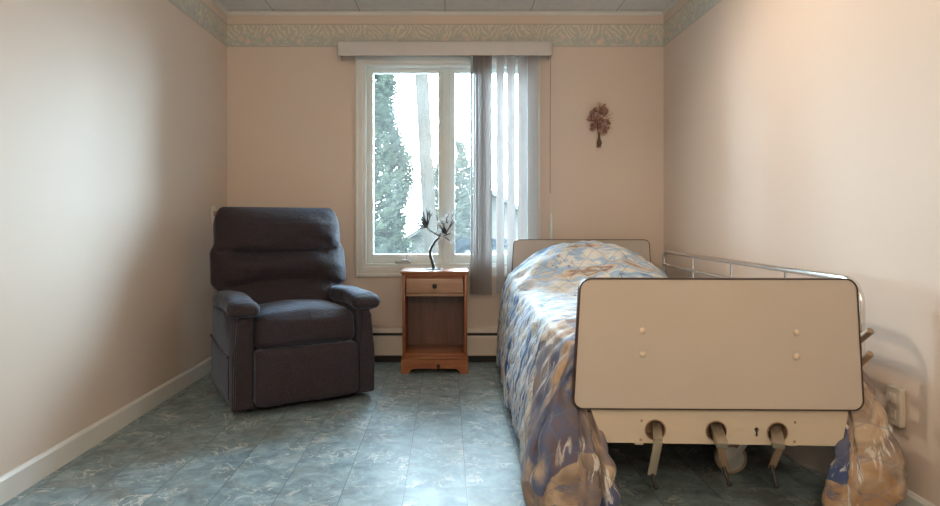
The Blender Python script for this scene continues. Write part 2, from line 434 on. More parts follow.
# figurine, flowers
M['pewter'] = simple('dark_pewter', (0.09, 0.09, 0.095), 0.35, 0.8, var=0.2)
t = NT('pearly_petal'); c = t.ramp(t.noise(t.coord(), 40, 2).outputs['Fac'], [(0.3, (0.80, 0.82, 0.82)), (0.7, (0.88, 0.89, 0.88))])
d = t.n('ShaderNodeBsdfPrincipled'); t.l(c, d.inputs['Base Color']); d.inputs['Roughness'].default_value = 0.25
tr = t.n('ShaderNodeBsdfTranslucent'); tr.inputs['Color'].default_value = (0.85, 0.88, 0.9, 1)
mx = t.n('ShaderNodeMixShader'); mx.inputs[0].default_value = 0.45; t.l(d.outputs[0], mx.inputs[1]); t.l(tr.outputs[0], mx.inputs[2]); t.l(mx.outputs[0], t.out.inputs['Surface'])
M['silver_bead'] = t.m
M['dried_flower'] = simple('dried_flower', (0.42, 0.22, 0.17), 0.85, var=0.45, nscale=90)
M['dried_pale'] = simple('dried_pale_flower', (0.60, 0.43, 0.35), 0.85, var=0.3, nscale=90)
M['dried_stem'] = simple('dried_stem', (0.16, 0.10, 0.06), 0.85, var=0.3, nscale=60)

# ------------------------------------------------------------------ room shell
WX0, WX1, WZ0, WZ1 = -0.602, 0.612, 0.672, 2.125      # window opening
TW = 0.16
bm = bmesh.new(); box2(bm, (XL-TW, YF-TW, -0.1), (XR+TW, YB+TW, 0)); struct(obj('floor', bm, M['floor'], smooth=False), 'blue-grey marbled vinyl tile floor', 'floor')
bm = bmesh.new(); box2(bm, (XL-TW, YF-TW, ZC), (XR+TW, YB+TW, ZC+0.1)); struct(obj('ceiling', bm, M['ceiling'], smooth=False), 'white panelled ceiling with dark seams', 'ceiling')
bm = bmesh.new(); box2(bm, (XL-TW, YF-TW, 0), (XL, YB+TW, ZC)); struct(obj('wall_left', bm, M['wall'], smooth=False), 'peach painted wall left of the recliner', 'wall')
bm = bmesh.new(); box2(bm, (XR, YF-TW, 0), (XR+TW, YB+TW, ZC)); struct(obj('wall_right', bm, M['wall'], smooth=False), 'peach painted wall beside the bed', 'wall')
bm = bmesh.new(); box2(bm, (XL, YF-TW, 0), (XR, YF, ZC)); struct(obj('wall_front', bm, M['wall'], smooth=False), 'peach painted wall behind the camera', 'wall')
bm = bmesh.new()
b = bmesh.new()
plate(b, [(XL, 0), (XR, 0), (XR, ZC), (XL, ZC)], YB, YB+TW, holes=[[(WX0, WZ0), (WX1, WZ0), (WX1, WZ1), (WX0, WZ1)]])
merge(bm, b)
struct(obj('wall_back', bm, M['wall'], smooth=False), 'peach painted wall around the window', 'wall')

# baseboards
def baseboard(name, x, sgn, label):
    bm = bmesh.new()
    pr = [(0, 0), (0.013*sgn, 0), (0.013*sgn, 0.082), (0.006*sgn, 0.093), (0, 0.095)]
    A = [bm.verts.new((x+p[0], YF, p[1])) for p in pr]; B = [bm.verts.new((x+p[0], YB, p[1])) for p in pr]
    for i in range(5): bm.faces.new((A[i-1], A[i], B[i], B[i-1]))
    bm.faces.new(A); bm.faces.new(B[::-1])
    struct(obj(name, bm, M['white_paint'], smooth=False), label, 'baseboard')
baseboard('baseboard_left', XL, 1, 'off-white baseboard along the left wall')
baseboard('baseboard_right', XR, -1, 'off-white baseboard along the right wall')

# crown strip under the ceiling
def crown(name, a, b, nrm, label):
    bm = bmesh.new(); a = Vector(a); b = Vector(b); nrm = Vector(nrm)
    pr = [(0, 0), (0.016, -0.002), (0.016, -0.012), (0.004, -0.024), (0, -0.024)]
    A = [bm.verts.new(a+nrm*p[0]+Vector((0, 0, p[1]))) for p in pr]; B = [bm.verts.new(b+nrm*p[0]+Vector((0, 0, p[1]))) for p in pr]
    for i in range(5): bm.faces.new((A[i-1], A[i], B[i], B[i-1]))
    bm.faces.new(A); bm.faces.new(B[::-1])
    struct(obj(name, bm, M['white_paint'], smooth=False), label, 'trim')
crown('trim_1', (XL, YB, ZC), (XR, YB, ZC), (0, -1, 0), 'thin ceiling moulding above the window wall')
crown('trim_2', (XL, YF, ZC), (XL, YB, ZC), (1, 0, 0), 'thin ceiling moulding on the left wall')
crown('trim_3', (XR, YF, ZC), (XR, YB, ZC), (-1, 0, 0), 'thin ceiling moulding on the right wall')

# wallpaper border
BZ0, BZ1 = 2.244, 2.410
def border(name, a, b, nrm, label):
    bm = bmesh.new(); uvl = bm.loops.layers.uv.new('UVMap')
    a = Vector(a); b = Vector(b); nrm = Vector(nrm); L = (b-a).length; e = 0.0015
    def q(p, uvs):
        f = bm.faces.new([bm.verts.new(x) for x in p])
        for lp, w in zip(f.loops, uvs): lp[uvl].uv = w
    z0 = Vector((0, 0, BZ0)); z1 = Vector((0, 0, BZ1)); o = nrm*e
    hh = BZ1-BZ0
    q((a+z0+o, b+z0+o, b+z1+o, a+z1+o), ((0, 0), (L, 0), (L, hh), (0, hh)))
    q((a+z0, a+z0+o, a+z1+o, a+z1), ((0, 0), (0, 0), (0, hh), (0, hh)))
    q((a+z1, a+z1+o, b+z1+o, b+z1), ((0, hh), (0, hh), (L, hh), (L, hh)))
    q((a+z0, b+z0, b+z0+o, a+z0+o), ((0, 0), (L, 0), (L, 0), (0, 0)))
    q((b+z0, b+z1, b+z1+o, b+z0+o), ((L, 0), (L, hh), (L, hh), (L, 0)))
    q((a+z0, a+z1, b+z1, b+z0), ((0, 0), (0, hh), (L, hh), (L, 0)))
    bmesh.ops.remove_doubles(bm, verts=bm.verts, dist=1e-5)
    struct(obj(name, bm, M['border'], smooth=False), label, 'wallpaper border')
border('trim_4', (XL, YB, 0), (XR, YB, 0), (0, -1, 0), 'leafy wallpaper border above the window')
border('trim_5', (XL, YF, 0), (XL, YB, 0), (1, 0, 0), 'leafy wallpaper border on the left wall')
border('trim_6', (XR, YB, 0), (XR, YF, 0), (-1, 0, 0), 'leafy wallpaper border on the right wall')

# ------------------------------------------------------------------ window
win = bpy.data.objects.new('window_1', None); COL.objects.link(win); win.location = (0, YB, WZ0)
struct(win, 'white two-pane window with a folding crank above the nightstand', 'window')
def wl(x, y, z): return (x, y-YB, z-WZ0)
bm = bmesh.new()
def ring(bm, x0, x1, z0, z1, w, y0, y1, bev=0.004):
    ws = w if isinstance(w, tuple) else (w, w, w, w)   # left, right, bottom, top
    box2(bm, wl(x0, y0, z0), wl(x0+ws[0], y1, z1), bev); box2(bm, wl(x1-ws[1], y0, z0), wl(x1, y1, z1), bev)
    box2(bm, wl(x0+ws[0]-0.002, y0, z0), wl(x1-ws[1]+0.002, y1, z0+ws[2]), bev); box2(bm, wl(x0+ws[0]-0.002, y0, z1-ws[3]), wl(x1-ws[1]+0.002, y1, z1), bev)
ring(bm, -0.655, 0.665, 0.600, 2.175, (0.055, 0.055, 0.074, 0.052), YB-0.016, YB+0.0)
ring(bm, -0.655, 0.665, 0.600, 2.175, (0.020, 0.020, 0.026, 0.020), YB-0.022, YB-0.001)
obj('casing', bm, M['white_paint'], win)
bm = bmesh.new(); ring(bm, WX0+0.0005, WX1-0.0005, WZ0+0.0005, WZ1-0.0005, 0.022, YB-0.004, YB+0.14, 0.003); obj('window_frame', bm, M['vinyl'], win)
# two sashes meeting at a wide mullion
bm = bmesh.new(); ring(bm, WX0+0.02, -0.006, WZ0+0.02, WZ1-0.02, (0.048, 0.058, 0.066, 0.032), YB+0.045, YB+0.10, 0.006); obj('sash', bm, M['vinyl'], win)
bm = bmesh.new(); ring(bm, -0.004, WX1-0.02, WZ0+0.02, WZ1-0.02, (0.062, 0.052, 0.066, 0.032), YB+0.045, YB+0.10, 0.006); obj('sash', bm, M['vinyl'], win)
bm = bmesh.new(); box2(bm, wl(-0.030, YB+0.03, WZ0+0.02), wl(0.022, YB+0.05, WZ1-0.02), 0.004); obj('mullion', bm, M['vinyl'], win)
bm = bmesh.new(); box2(bm, wl(-0.537, YB+0.070, WZ0+0.08), wl(-0.062, YB+0.074, WZ1-0.05)); obj('pane', bm, M['glass'], win, smooth=False)
bm = bmesh.new(); box2(bm, wl(0.056, YB+0.070, WZ0+0.08), wl(0.542, YB+0.074, WZ1-0.05)); obj('pane', bm, M['glass'], win, smooth=False)
# sash latch and crank operator
bm = bmesh.new(); box(bm, wl(-0.05, YB+0.037, 1.72), (0.014, 0.02, 0.06), 0.004); box(bm, wl(-0.05, YB+0.024, 1.735), (0.010, 0.014, 0.03), 0.003); obj('latch', bm, M['white_paint'], win)
bm = bmesh.new()
box(bm, wl(-0.315, YB+0.012, 0.703), (0.115, 0.05, 0.018), 0.006)
box(bm, wl(-0.300, YB-0.002, 0.715), (0.06, 0.03, 0.016), 0.006)
tube(bm, [wl(-0.285, YB-0.004, 0.715), wl(-0.285, YB-0.006, 0.76), wl(-0.287, YB-0.004, 0.795)], [0.006, 0.005, 0.005], 8)
blob(bm, wl(-0.287, YB-0.004, 0.798), (0.007, 0.007, 0.01))
obj('crank', bm, simple('crank_grey', (0.42, 0.45, 0.45), 0.35), win)

# ------------------------------------------------------------------ vertical blind
bl = thing('vertical_blind', 'pale vertical blind drawn to the right of the window under a grey valance', 'blind', (0, YB, 2.145))
def bl_(x, y, z): return Vector((x, y-YB, z-2.145))
bm = bmesh.new()
pr = roundpoly([(-0.145, 0.0), (-0.145, 0.100), (-0.001, 0.100), (-0.001, 0.094), (-0.138, 0.094), (-0.138, 0.0)], [0.001, 0.012, 0, 0, 0.006, 0.001], 5)
A = [bm.verts.new((-0.758, p.x, p.y)) for p in pr]; B = [bm.verts.new((0.728, p.x, p.y)) for p in pr]
for i in range(len(pr)): bm.faces.new((A[i-1], A[i], B[i], B[i-1]))
bm.faces.new(A); bm.faces.new(B[::-1])
box2(bm, (-0.758, -0.145, 0.0), (-0.754, -0.001, 0.1)); box2(bm, (0.724, -0.145, 0.0), (0.728, -0.001, 0.1))
obj('valance', bm, M['valance'], bl)
bm = bmesh.new(); box2(bm, (-0.74, -0.115, 0.045), (0.71, -0.075, 0.085), 0.004); obj('head_rail', bm, M['vinyl'], bl)
def vane(x, ang, z0, mat, y=4.205, w=0.089):
    bm = bmesh.new(); n = 8; th = 0.0012
    zt = 2.185
    pts = []
    for i in range(n+1):
        a = -w/2+w*i/n
        pts.append((a, 0.006*math.cos(a/w*PI)))
    ca, sa = math.cos(ang), math.sin(ang)
    rows = []
    for z in (z0, z0+0.4, 1.4, zt):
        f = [bm.verts.new(bl_(x+p[0]*ca-(p[1])*sa, y+p[0]*sa+(p[1])*ca, z)) for p in pts]
        r = [bm.verts.new(bl_(x+p[0]*ca-(p[1]-th)*sa, y+p[0]*sa+(p[1]-th)*ca, z)) for p in pts]
        rows.append(f+r[::-1])
    m = len(rows[0])
    for A, B in zip(rows, rows[1:]):
        for k in range(m): bm.faces.new((A[k], A[(k+1) % m], B[(k+1) % m], B[k]))
    bm.faces.new(rows[0][::-1]); bm.faces.new(rows[-1])
    return obj('vane', bm, mat, bl)
for i in range(6): vane(0.172+i*0.0175, math.radians(98+i*1.5-(i % 2)*4), 0.488, M['vane'])
for x, a in ((0.290, 60), (0.374, 57), (0.450, 56), (0.528, 54), (0.603, 44)): vane(x, math.radians(-a), 0.488, M['vane'])
bm = bmesh.new(); tube(bm, [bl_(0.717, 4.155, 2.15), bl_(0.717, 4.165, 1.8), bl_(0.717, 4.17, 1.19)], 0.0026, 6); obj('pull_cord', bm, M['dried_stem'] if False else simple('cord_grey', (0.34, 0.29, 0.26), 0.6), bl)
bm = bmesh.new(); tube(bm, [bl_(0.742, YB-0.02, 1.05), bl_(0.742, YB-0.022, 0.86)], [0.008, 0.010], 10); tube(bm, [bl_(0.717, 4.17, 1.19), bl_(0.742, YB-0.02, 1.05)], 0.0015, 6); obj('cord_weight', bm, M['vinyl'], bl)

# ------------------------------------------------------------------ baseboard heater
hx0, hx1 = -1.36, 1.46
ht = thing('baseboard_heater', 'cream metal baseboard heater running under the window', 'heater', (0, YB, 0))
bm = bmesh.new()
pr = [(0, 0.0), (-0.012, 0.0), (-0.012, 0.03), (-0.012, 0.245), (0, 0.245)]
box2(bm, (hx0, -0.012, 0.035), (hx1, -0.001, 0.243)); obj('back_plate', bm, M['heater'], ht, smooth=False)
bm = bmesh.new()
pr = [(-0.058, 0.046), (-0.064, 0.052), (-0.064, 0.178), (-0.058, 0.186), (-0.050, 0.188), (-0.046, 0.182), (-0.054, 0.176), (-0.056, 0.056), (-0.03, 0.048)]
A = [bm.verts.new((hx0, p[0], p[1])) for p in pr]; B = [bm.verts.new((hx1, p[0], p[1])) for p in pr]
for i in range(len(pr)): bm.faces.new((A[i-1], A[i], B[i], B[i-1]))
bm.faces.new(A); bm.faces.new(B[::-1]); obj('front_cover', bm, M['heater'], ht, angle=25)
bm = bmesh.new()
pr = [(-0.002, 0.243), (-0.044, 0.236), (-0.060, 0.214), (-0.060, 0.208), (-0.050, 0.214), (-0.04, 0.226), (-0.002, 0.234)]
A = [bm.verts.new((hx0, p[0], p[1])) for p in pr]; B = [bm.verts.new((hx1, p[0], p[1])) for p in pr]
for i in range(len(pr)): bm.faces.new((A[i-1], A[i], B[i], B[i-1]))
bm.faces.new(A); bm.faces.new(B[::-1]); obj('damper', bm, M['heater'], ht, angle=25)
bm = bmesh.new(); box2(bm, (hx0, -0.050, 0.0), (hx1, -0.002, 0.046)); obj('gap_shade_strip', bm, M['black'], ht, smooth=False)  # solid black box standing in for the shade in the gap below the cover
bm = bmesh.new(); box2(bm, (hx0+.01, -0.045, 0.05), (hx1-.01, -0.014, 0.20)); obj('heating_element', bm, M['black'], ht, smooth=False)
for x in (hx0, hx1):
    bm = bmesh.new(); box(bm, (x, -0.033, 0.122), (0.012, 0.066, 0.244), 0.003); obj('end_cap', bm, M['heater'], ht)

# ------------------------------------------------------------------ nightstand
NX0, NX1, NYF, NYB_, NH = -0.292, 0.132, 3.925, 4.222, 0.672
nx = (NX0+NX1)/2; NW = NX1-NX0
ns = thing('nightstand', 'reddish wooden nightstand with one drawer and an open compartment under the window', 'nightstand', (nx, NYF, 0))
D = NYB_-NYF; hw = NW/2
bm = bmesh.new(); box(bm, (0, D/2-0.006, NH-0.010), (NW+0.026, D+0.012, 0.018), 0.006, 3); box(bm, (0, D/2-0.002, NH-0.024), (NW+0.008, D+0.004, 0.012), 0.004); obj('top', bm, M['wood_x'], ns)
for sg in (-1, 1):
    bm = bmesh.new(); box2(bm, (sg*hw-(0.018 if sg > 0 else 0), 0.004, 0.10), (sg*hw+(0.018 if sg < 0 else 0), D, NH-0.028), 0.002); obj('side_panel', bm, M['wood_z'], ns)
    bm = bmesh.new(); x0 = sg*hw; box2(bm, (min(x0, x0-sg*0.019), 0.0, 0.10), (max(x0, x0-sg*0.019), 0.02, NH-0.028), 0.003); obj('stile', bm, M['wood_z'], ns)
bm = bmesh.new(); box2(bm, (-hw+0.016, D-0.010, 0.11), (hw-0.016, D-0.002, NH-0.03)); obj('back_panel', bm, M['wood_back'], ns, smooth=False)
bm = bmesh.new(); box2(bm, (-hw+0.018, 0.006, 0.112), (hw-0.018, D-0.01, 0.130), 0.002); obj('shelf', bm, M['wood_x'], ns)
bm = bmesh.new(); box2(bm, (-hw+0.022, 0.004, 0.505), (hw-0.022, D-0.012, 0.523), 0.002); obj('drawer_rail', bm, M['wood_light'], ns)
bm = bmesh.new(); box2(bm, (-hw+0.022, 0.004, NH-0.046), (hw-0.022, 0.02, NH-0.028), 0.002); obj('top_rail', bm, M['wood_z'], ns)
bm = bmesh.new(); box2(bm, (-hw+0.025, -0.010, 0.526), (hw-0.025, 0.012, NH-0.048), 0.006, 3); box2(bm, (-hw+0.03, 0.01, 0.53), (hw-0.03, D-0.03, NH-0.06)); dr = obj('drawer', bm, M['wood_light'], ns)
bm = bmesh.new(); lathe(bm, [(0.006, 0), (0.006, 0.010), (0.014, 0.016), (0.016, 0.022), (0.012, 0.028), (0.001, 0.030)], 18, Matrix.Translation((0, -0.009, 0.575)) @ Matrix.Rotation(PI/2, 4, 'X')); obj('knob', bm, M['black'], dr)
# plinth with bracket feet
bm = bmesh.new()
pr = [(-hw-0.008, 0.0), (-hw+0.045, 0.0), (-hw+0.052, 0.020), (-hw+0.075, 0.034), (-0.03, 0.036), (0, 0.030), (0.03, 0.036), (hw-0.075, 0.034), (hw-0.052, 0.020), (hw-0.045, 0.0), (hw+0.008, 0.0), (hw+0.008, 0.092), (-hw-0.008, 0.092)]
plate(bm, pr, -0.010, 0.012); obj('plinth', bm, M['wood_x'], ns, smooth=False)
bm = bmesh.new(); box2(bm, (-hw-0.004, -0.007, 0.092), (hw+0.004, D, 0.112), 0.005); obj('base_moulding', bm, M['wood_x'], ns)
for sg in (-1, 1):
    bm = bmesh.new(); x0 = sg*(hw+0.008); plate(bm, [(0.0, 0.0), (0.05, 0.0), (0.065, 0.03), (D-0.07, 0.03), (D-0.05, 0.0), (D, 0.0), (D, 0.092), (0, 0.092)], 0, 0.016)
    bmesh.ops.transform(bm, matrix=Matrix(((0, -sg, 0, x0), (1, 0, 0, 0.0), (0, 0, 1, 0), (0, 0, 0, 1))), verts=bm.verts); obj('plinth_side', bm, M['wood_z'], ns, smooth=False)
bm = bmesh.new(); lathe(bm, [(0.011, 0), (0.013, 0.004), (0.009, 0.010), (0.001, 0.012)], 14, Matrix.Translation((0.024, -0.010, 0.050)) @ Matrix.Rotation(PI/2, 4, 'X')); tube(bm, [(0.024, -0.016, 0.048), (0.024, -0.017, 0.028)], [0.007, 0.002], 8); obj('pendant_pull', bm, M['black'], ns)

# ------------------------------------------------------------------ wire tree sculpture on the nightstand
TB = W(434, 268, 4.07); TB.z = NH
tr_ = thing('wire_tree_sculpture', 'dark wire tree sculpture with silver blossoms on the nightstand', 'figurine', TB)
def tl(px, py, dy=0.0): return W(px, py, 4.07+dy)-TB
bm = bmesh.new(); lathe(bm, [(0.058, 0.0), (0.060, 0.002), (0.056, 0.005), (0.001, 0.006)], 28); obj('base_plate', bm, M['pewter'], tr_)
def smooth_path(P, n=8):
    P = [Vector(p) for p in P]; out = []
    for i in range(len(P)-1):
        p0 = P[max(i-1, 0)]; p1 = P[i]; p2 = P[i+1]; p3 = P[min(i+2, len(P)-1)]
        for k in range(n):
            t_ = k/n
            out.append(0.5*((2*p1)+(-p0+p2)*t_+(2*p0-5*p1+4*p2-p3)*t_*t_+(-p0+3*p1-3*p2+p3)*t_**3))
    out.append(P[-1]); return out
trunkP = [Vector((0, 0, 0.004)), tl(432.5, 262), tl(430, 252), tl(433.5, 244), tl(440, 236)]
bm = bmesh.new()
cp = smooth_path(trunkP, 8)
for s_ in range(3):
    pts = []
    for i, p in enumerate(cp):
        a = i*0.45+s_*2.1; r = 0.005*(1-0.3*i/len(cp)); pts.append(p+Vector((math.cos(a)*r, math.sin(a)*r, 0)))
    tube(bm, pts, [0.0080*(1-0.30*i/len(cp)) for i in range(len(cp))], 7)
obj('trunk', bm, M['pewter'], tr_)
rnd = random.Random(3)
bm = bmesh.new()
limb = smooth_path([tl(440, 236), tl(434, 233), tl(428, 229), tl(427, 226)], 6); tube(bm, limb, [0.006-0.002*i/len(limb) for i in range(len(limb))], 7)
limb2 = smooth_path([tl(438, 238), tl(443, 234), tl(447, 234)], 6); tube(bm, limb2, [0.006-0.003*i/len(limb2) for i in range(len(limb2))], 7)
for i in range(13):
    a = math.radians(190-i*9.5+rnd.uniform(-5, 5)); L = rnd.uniform(14, 20)
    e = tl(427+math.cos(a)*L*0.85, 227-math.sin(a)*L, rnd.uniform(-0.06, 0.06)); s0 = tl(427.5, 227)
    m_ = (s0+e)/2+Vector((rnd.uniform(-.006, .006), rnd.uniform(-.01, .01), rnd.uniform(-.004, .008)))
    tube(bm, smooth_path([s0, m_, e], 4), [0.0042-0.0012*k/8 for k in range(9)], 5)
    if i % 2 == 0:
        e2 = m_+(e-m_)*0.6+Vector((rnd.uniform(-.02, .02), rnd.uniform(-.01, .01), rnd.uniform(0, .02))); tube(bm, [m_, e2], [0.0032, 0.0026], 5)
ends = []
for i in range(26):
    ex = rnd.uniform(438, 455); ey = 231-rnd.random()*14-(6 if i % 5 == 0 else 0) if i < 20 else rnd.uniform(232, 244)
    s0 = tl(445+rnd.uniform(-3, 2), 235); e = tl(ex, ey, rnd.uniform(-0.05, 0.05)); ends.append(e)
    tube(bm, smooth_path([s0, (s0+e)/2+Vector((rnd.uniform(-.006, .006), 0, rnd.uniform(-.004, .006))), e], 3), [0.0040-0.0012*k/6 for k in range(7)], 5)
obj('branches', bm, M['pewter'], tr_)
for e in ends:
    bm = bmesh.new(); r = rnd.uniform(0.012, 0.018)
    for k in range(5):
        a = 2*PI*k/5; d = Vector((math.cos(a), 0.3*math.sin(a*2), math.sin(a)))
        blob(bm, e+d*r*0.55, (r*0.5, r*0.4, r*0.5), 1)
    blob(bm, e+Vector((0, -r*0.3, 0)), (r*0.3,)*3, 1)
    obj('blossom', bm, M['silver_bead'], tr_)

# ------------------------------------------------------------------ recliner
RC = thing('recliner', 'dark charcoal upholstered lift recliner in the left corner by the window', 'recliner', (-0.745, 3.205, 0), math.radians(29))
fab = M['fabric']
def lump(bm, amp, scale, seed=0.0):
    for v in bm.verts:
        n = v.normal if v.normal.length > 0 else Vector((0, 0, 1))
        v.co += n*noise.noise(v.co*scale+Vector((seed, seed*2, 0)))*amp
def softbox(bm, lo, hi, rad, cuts=10, puff=0.0, faces='xyz'):
    """box with rounded edges, dense grid, optional puffed faces"""
    lo = Vector(lo); hi = Vector(hi); c = (lo+hi)/2; h = (hi-lo)/2
    b = bmesh.new(); bmesh.ops.create_cube(b, size=2.0); bmesh.ops.subdivide_edges(b, edges=list(b.edges), cuts=cuts, use_grid_fill=True)
    for v in b.verts:
        q = Vector((max(-1, min(1, v.co.x)), v.co.y, v.co.z))
        p = Vector((q.x*h.x, q.y*h.y, q.z*h.z))
        inner = Vector((max(-h.x+rad, min(h.x-rad, p.x)), max(-h.y+rad, min(h.y-rad, p.y)), max(-h.z+rad, min(h.z-rad, p.z))))
        d = p-inner
        if d.length > 1e-6: p = inner+d.normalized()*min(rad, d.length if False else rad)
        if puff:
            fx, fy, fz = 1-q.x**2, 1-q.y**2, 1-q.z**2
            if abs(q.x) > .999: p.x += math.copysign(puff*fy*fz, q.x)*('x' in faces)
            if abs(q.y) > .999: p.y += math.copysign(puff*fx*fz, q.y)*('y' in faces)
            if abs(q.z) > .999: p.z += math.copysign(puff*fx*fy, q.z)*('z' in faces)
        v.co = p+c
    b.normal_update(); merge(bm, b)
# lower body between the arms
bm = bmesh.new(); softbox(bm, (-0.25, 0.06, 0.06), (0.25, 0.66, 0.36), 0.03); obj('base', bm, fab, RC)
bm = bmesh.new(); box2(bm, (-0.30, 0.08, 0.0), (0.30, 0.62, 0.07), 0.01); obj('lift_frame', bm, M['black'], RC)
# seat cushion
bm = bmesh.new(); softbox(bm, (-0.272, -0.015, 0.325), (0.272, 0.55, 0.508), 0.055, 14, 0.03, 'yz'); lump(bm, 0.008, 7); obj('seat_cushion', bm, fab, RC)
# footrest
bm = bmesh.new(); softbox(bm, (-0.275, -0.045, 0.048), (0.275, 0.05, 0.335), 0.028, 12, 0.014, 'y')
for v in bm.verts: v.co.y -= 0.012*(1-(v.co.z-0.05)/0.29)
lump(bm, 0.005, 6); obj('footrest', bm, fab, RC)
# arms
for sg in (-1, 1):
    bm = bmesh.new()
    # side panel, slightly tapered in plan: outer face drawn in at half height like the photo's post
    softbox(bm, (-0.390 if sg < 0 else 0.274, 0.0, 0.03), (-0.274 if sg < 0 else 0.390, 0.70, 0.52), 0.02, 14, 0.0)
    for v in bm.verts:
        z = v.co.z; out = abs(v.co.x)
        if out > 0.32 and v.co.y < 0.2:
            k = max(0, min(1, (z-0.26)/0.24)); k = k*k*(3-2*k)
            v.co.x -= math.copysign(0.028*k*(1-v.co.y/0.2), v.co.x)
        
    lump(bm, 0.006, 6, sg)
    ap = obj('arm', bm, fab, RC)
    # front post welt panel
    bm = bmesh.new(); b = bmesh.new()
    cx = sg*0.331
    pr = roundpoly([(cx-0.048, 0.04), (cx+0.048, 0.04), (cx+0.046, 0.28), (cx+0.028, 0.49), (cx-0.028, 0.49), (cx-0.046, 0.28)], [0.012, 0.012, 0.08, 0.02, 0.02, 0.08], 4)
    plate(b, pr, -0.014, 0.01); bmesh.ops.bevel(b, geom=[e for e in b.edges if abs(e.verts[0].co.y+0.014) < 1e-5 and abs(e.verts[1].co.y+0.014) < 1e-5], offset=0.008, segments=3, affect='EDGES'); merge(bm, b)
    obj('post_panel', bm, fab, ap)
    # arm pad: thick pad with a rounded front that drops over the post
    bm = bmesh.new()
    N, K = 30, 20; rows = []
    for i in range(N+1):
        f = i/N
        # centre line: along the top from the back, then curling down over the front
        if f < 0.72: y = 0.52-(0.52+0.0)*(f/0.72); z = 0.545+0.012*math.sin(f/0.72*PI); tn = Vector((0, -1, 0))
        else:
            a = (f-0.72)/0.28*PI*0.42; y = 0.0-0.030*math.sin(a); z = 0.545-0.042*(1-math.cos(a)); tn = Vector((0, -math.cos(a), -math.sin(a)))
        nr = Vector((0, tn.z, -tn.y))
        if nr.z < 0 and f < 0.72: nr = -nr
        nr = Vector((0, -math.sin((f-0.72)/0.28*PI*0.42) if f > 0.72 else 0, math.cos((f-0.72)/0.28*PI*0.42) if f > 0.72 else 1))
        e = 1.0
        if f < 0.06: e = math.sqrt(max(0.02, 1-(1-f/0.06)**2))
        if f > 0.90: e = math.sqrt(max(0.02, 1-((f-0.90)/0.10)**2))
        wd = (0.080+0.006*math.sin(f*9))*(0.75+0.25*e)*(1.0 if f < .72 else 1-0.22*(f-.72)/.28); th = (0.047 if f < .72 else 0.040)*e
        row = []
        for k in range(K):
            a = 2*PI*k/K; ca, sa = math.cos(a), math.sin(a)
            xx = math.copysign(abs(ca)**0.65, ca)*wd; hh = math.copysign(abs(sa)**0.7, sa)*th
            row.append(bm.verts.new(Vector((sg*0.330+xx, y, z))+nr*hh))
        rows.append(row)
    for A, B in zip(rows, rows[1:]):
        for k in range(K): bm.faces.new((A[k], A[(k+1) % K], B[(k+1) % K], B[k]))
    bm.faces.new(rows[0][::-1]); bm.faces.new(rows[-1]); bm.normal_update(); lump(bm, 0.006, 9, sg+2)
    obj('arm_pad', bm, fab, ap)
    bm = bmesh.new()   # side pocket edge
    xo = sg*0.396
    tube(bm, smooth_path([(xo, 0.06, 0.30), (xo, 0.3, 0.292), (xo, 0.5, 0.302), (xo, 0.66, 0.315)], 5), 0.008, 8)
    softbox(bm, (min(xo, xo-sg*0.012), 0.06, 0.08), (max(xo, xo-sg*0.012)+0.0, 0.66, 0.295), 0.004, 8, 0.006, 'x')
    obj('side_pocket', bm, fab, ap)
# backrest: stacked rings with three pillow rolls on the front
bm = bmesh.new()
NZ, K = 76, 64; z0, z1 = 0.40, 1.085; rows = []
def sstep(a, b, x): x = max(0, min(1, (x-a)/(b-a))); return x*x*(3-2*x)
for i in range(NZ+1):
    f = i/NZ; z = z0+(z1-z0)*f
    capf = 1.0
    if f > 0.86: capf = math.sqrt(max(0.0, 1-((f-0.86)/0.14)**2)*0.92+0.0064)
    # half width by height
    wd = 0.355+0.066*sstep(0.54, 0.64, z)-0.026*sstep(0.80, 0.87, z)-0.008*sstep(0.95, 1.08, z)
    wd *= (0.86+0.14*capf)*0.975
    lean = (z-0.5)*0.22
    yc = 0.535+lean
    for_ = []
    for k in range(K):
        a = 2*PI*k/K; ca, sa = math.cos(a), math.sin(a)
        p_ = 0.45
        xx = math.copysign(abs(ca)**p_, ca)*wd
        un = xx/0.40
        zz = z
        if sa < 0:
            # seam heights: between top & middle roll, and an arched one above the lumbar roll
            s1 = 0.818+0.012*un*un+0.006*noise.noise(Vector((xx*6, 1, 0))); s2 = 0.655-0.070*un*un+0.006*noise.noise(Vector((xx*7, 4, 0)))
            if z > s1: q = (z-s1)/(1.085-s1); bul = 0.135*math.sin(min(1, q*0.9+0.08)*PI)**0.5 if q < 1 else 0.06
            elif z > s2: q = (z-s2)/(s1-s2); bul = 0.128*math.sin((q*0.97+0.015)*PI)**0.5
            else: q = (z-0.44)/max(0.02, (s2-0.44)); bul = 0.115*math.sin((max(0, min(1, q))*0.90+0.05)*PI)**0.55
            # puckers along the seams
            pk = math.exp(-((z-s1)/0.035)**2)+math.exp(-((z-s2)/0.04)**2)
            bul += 0.010*pk*math.sin(xx*80+5*noise.noise(Vector((xx*10, z*8, 2))))
            bul += 0.020*noise.noise(Vector((xx*9+z*6, z*14, 3)))+0.018*noise.noise(Vector((xx*22+z*14, z*20-xx*14, 7)))*(0.4+pk)
            dep = (0.05+bul)*capf
            edge = max(0.0, 1-min(1,abs(un))**3.5*0.72)
            yy = yc-abs(sa)**0.55*dep*edge-0.02*capf*abs(sa)
        else:
            yy = yc+abs(sa)**0.55*0.115*capf
        for_.append(bm.verts.new((xx, yy, zz)))
    rows.append(for_)
for A, B in zip(rows, rows[1:]):
    for k in range(K): bm.faces.new((A[k], A[(k+1) % K], B[(k+1) % K], B[k]))
bm.faces.new(rows[0][::-1]); bm.faces.new(rows[-1])
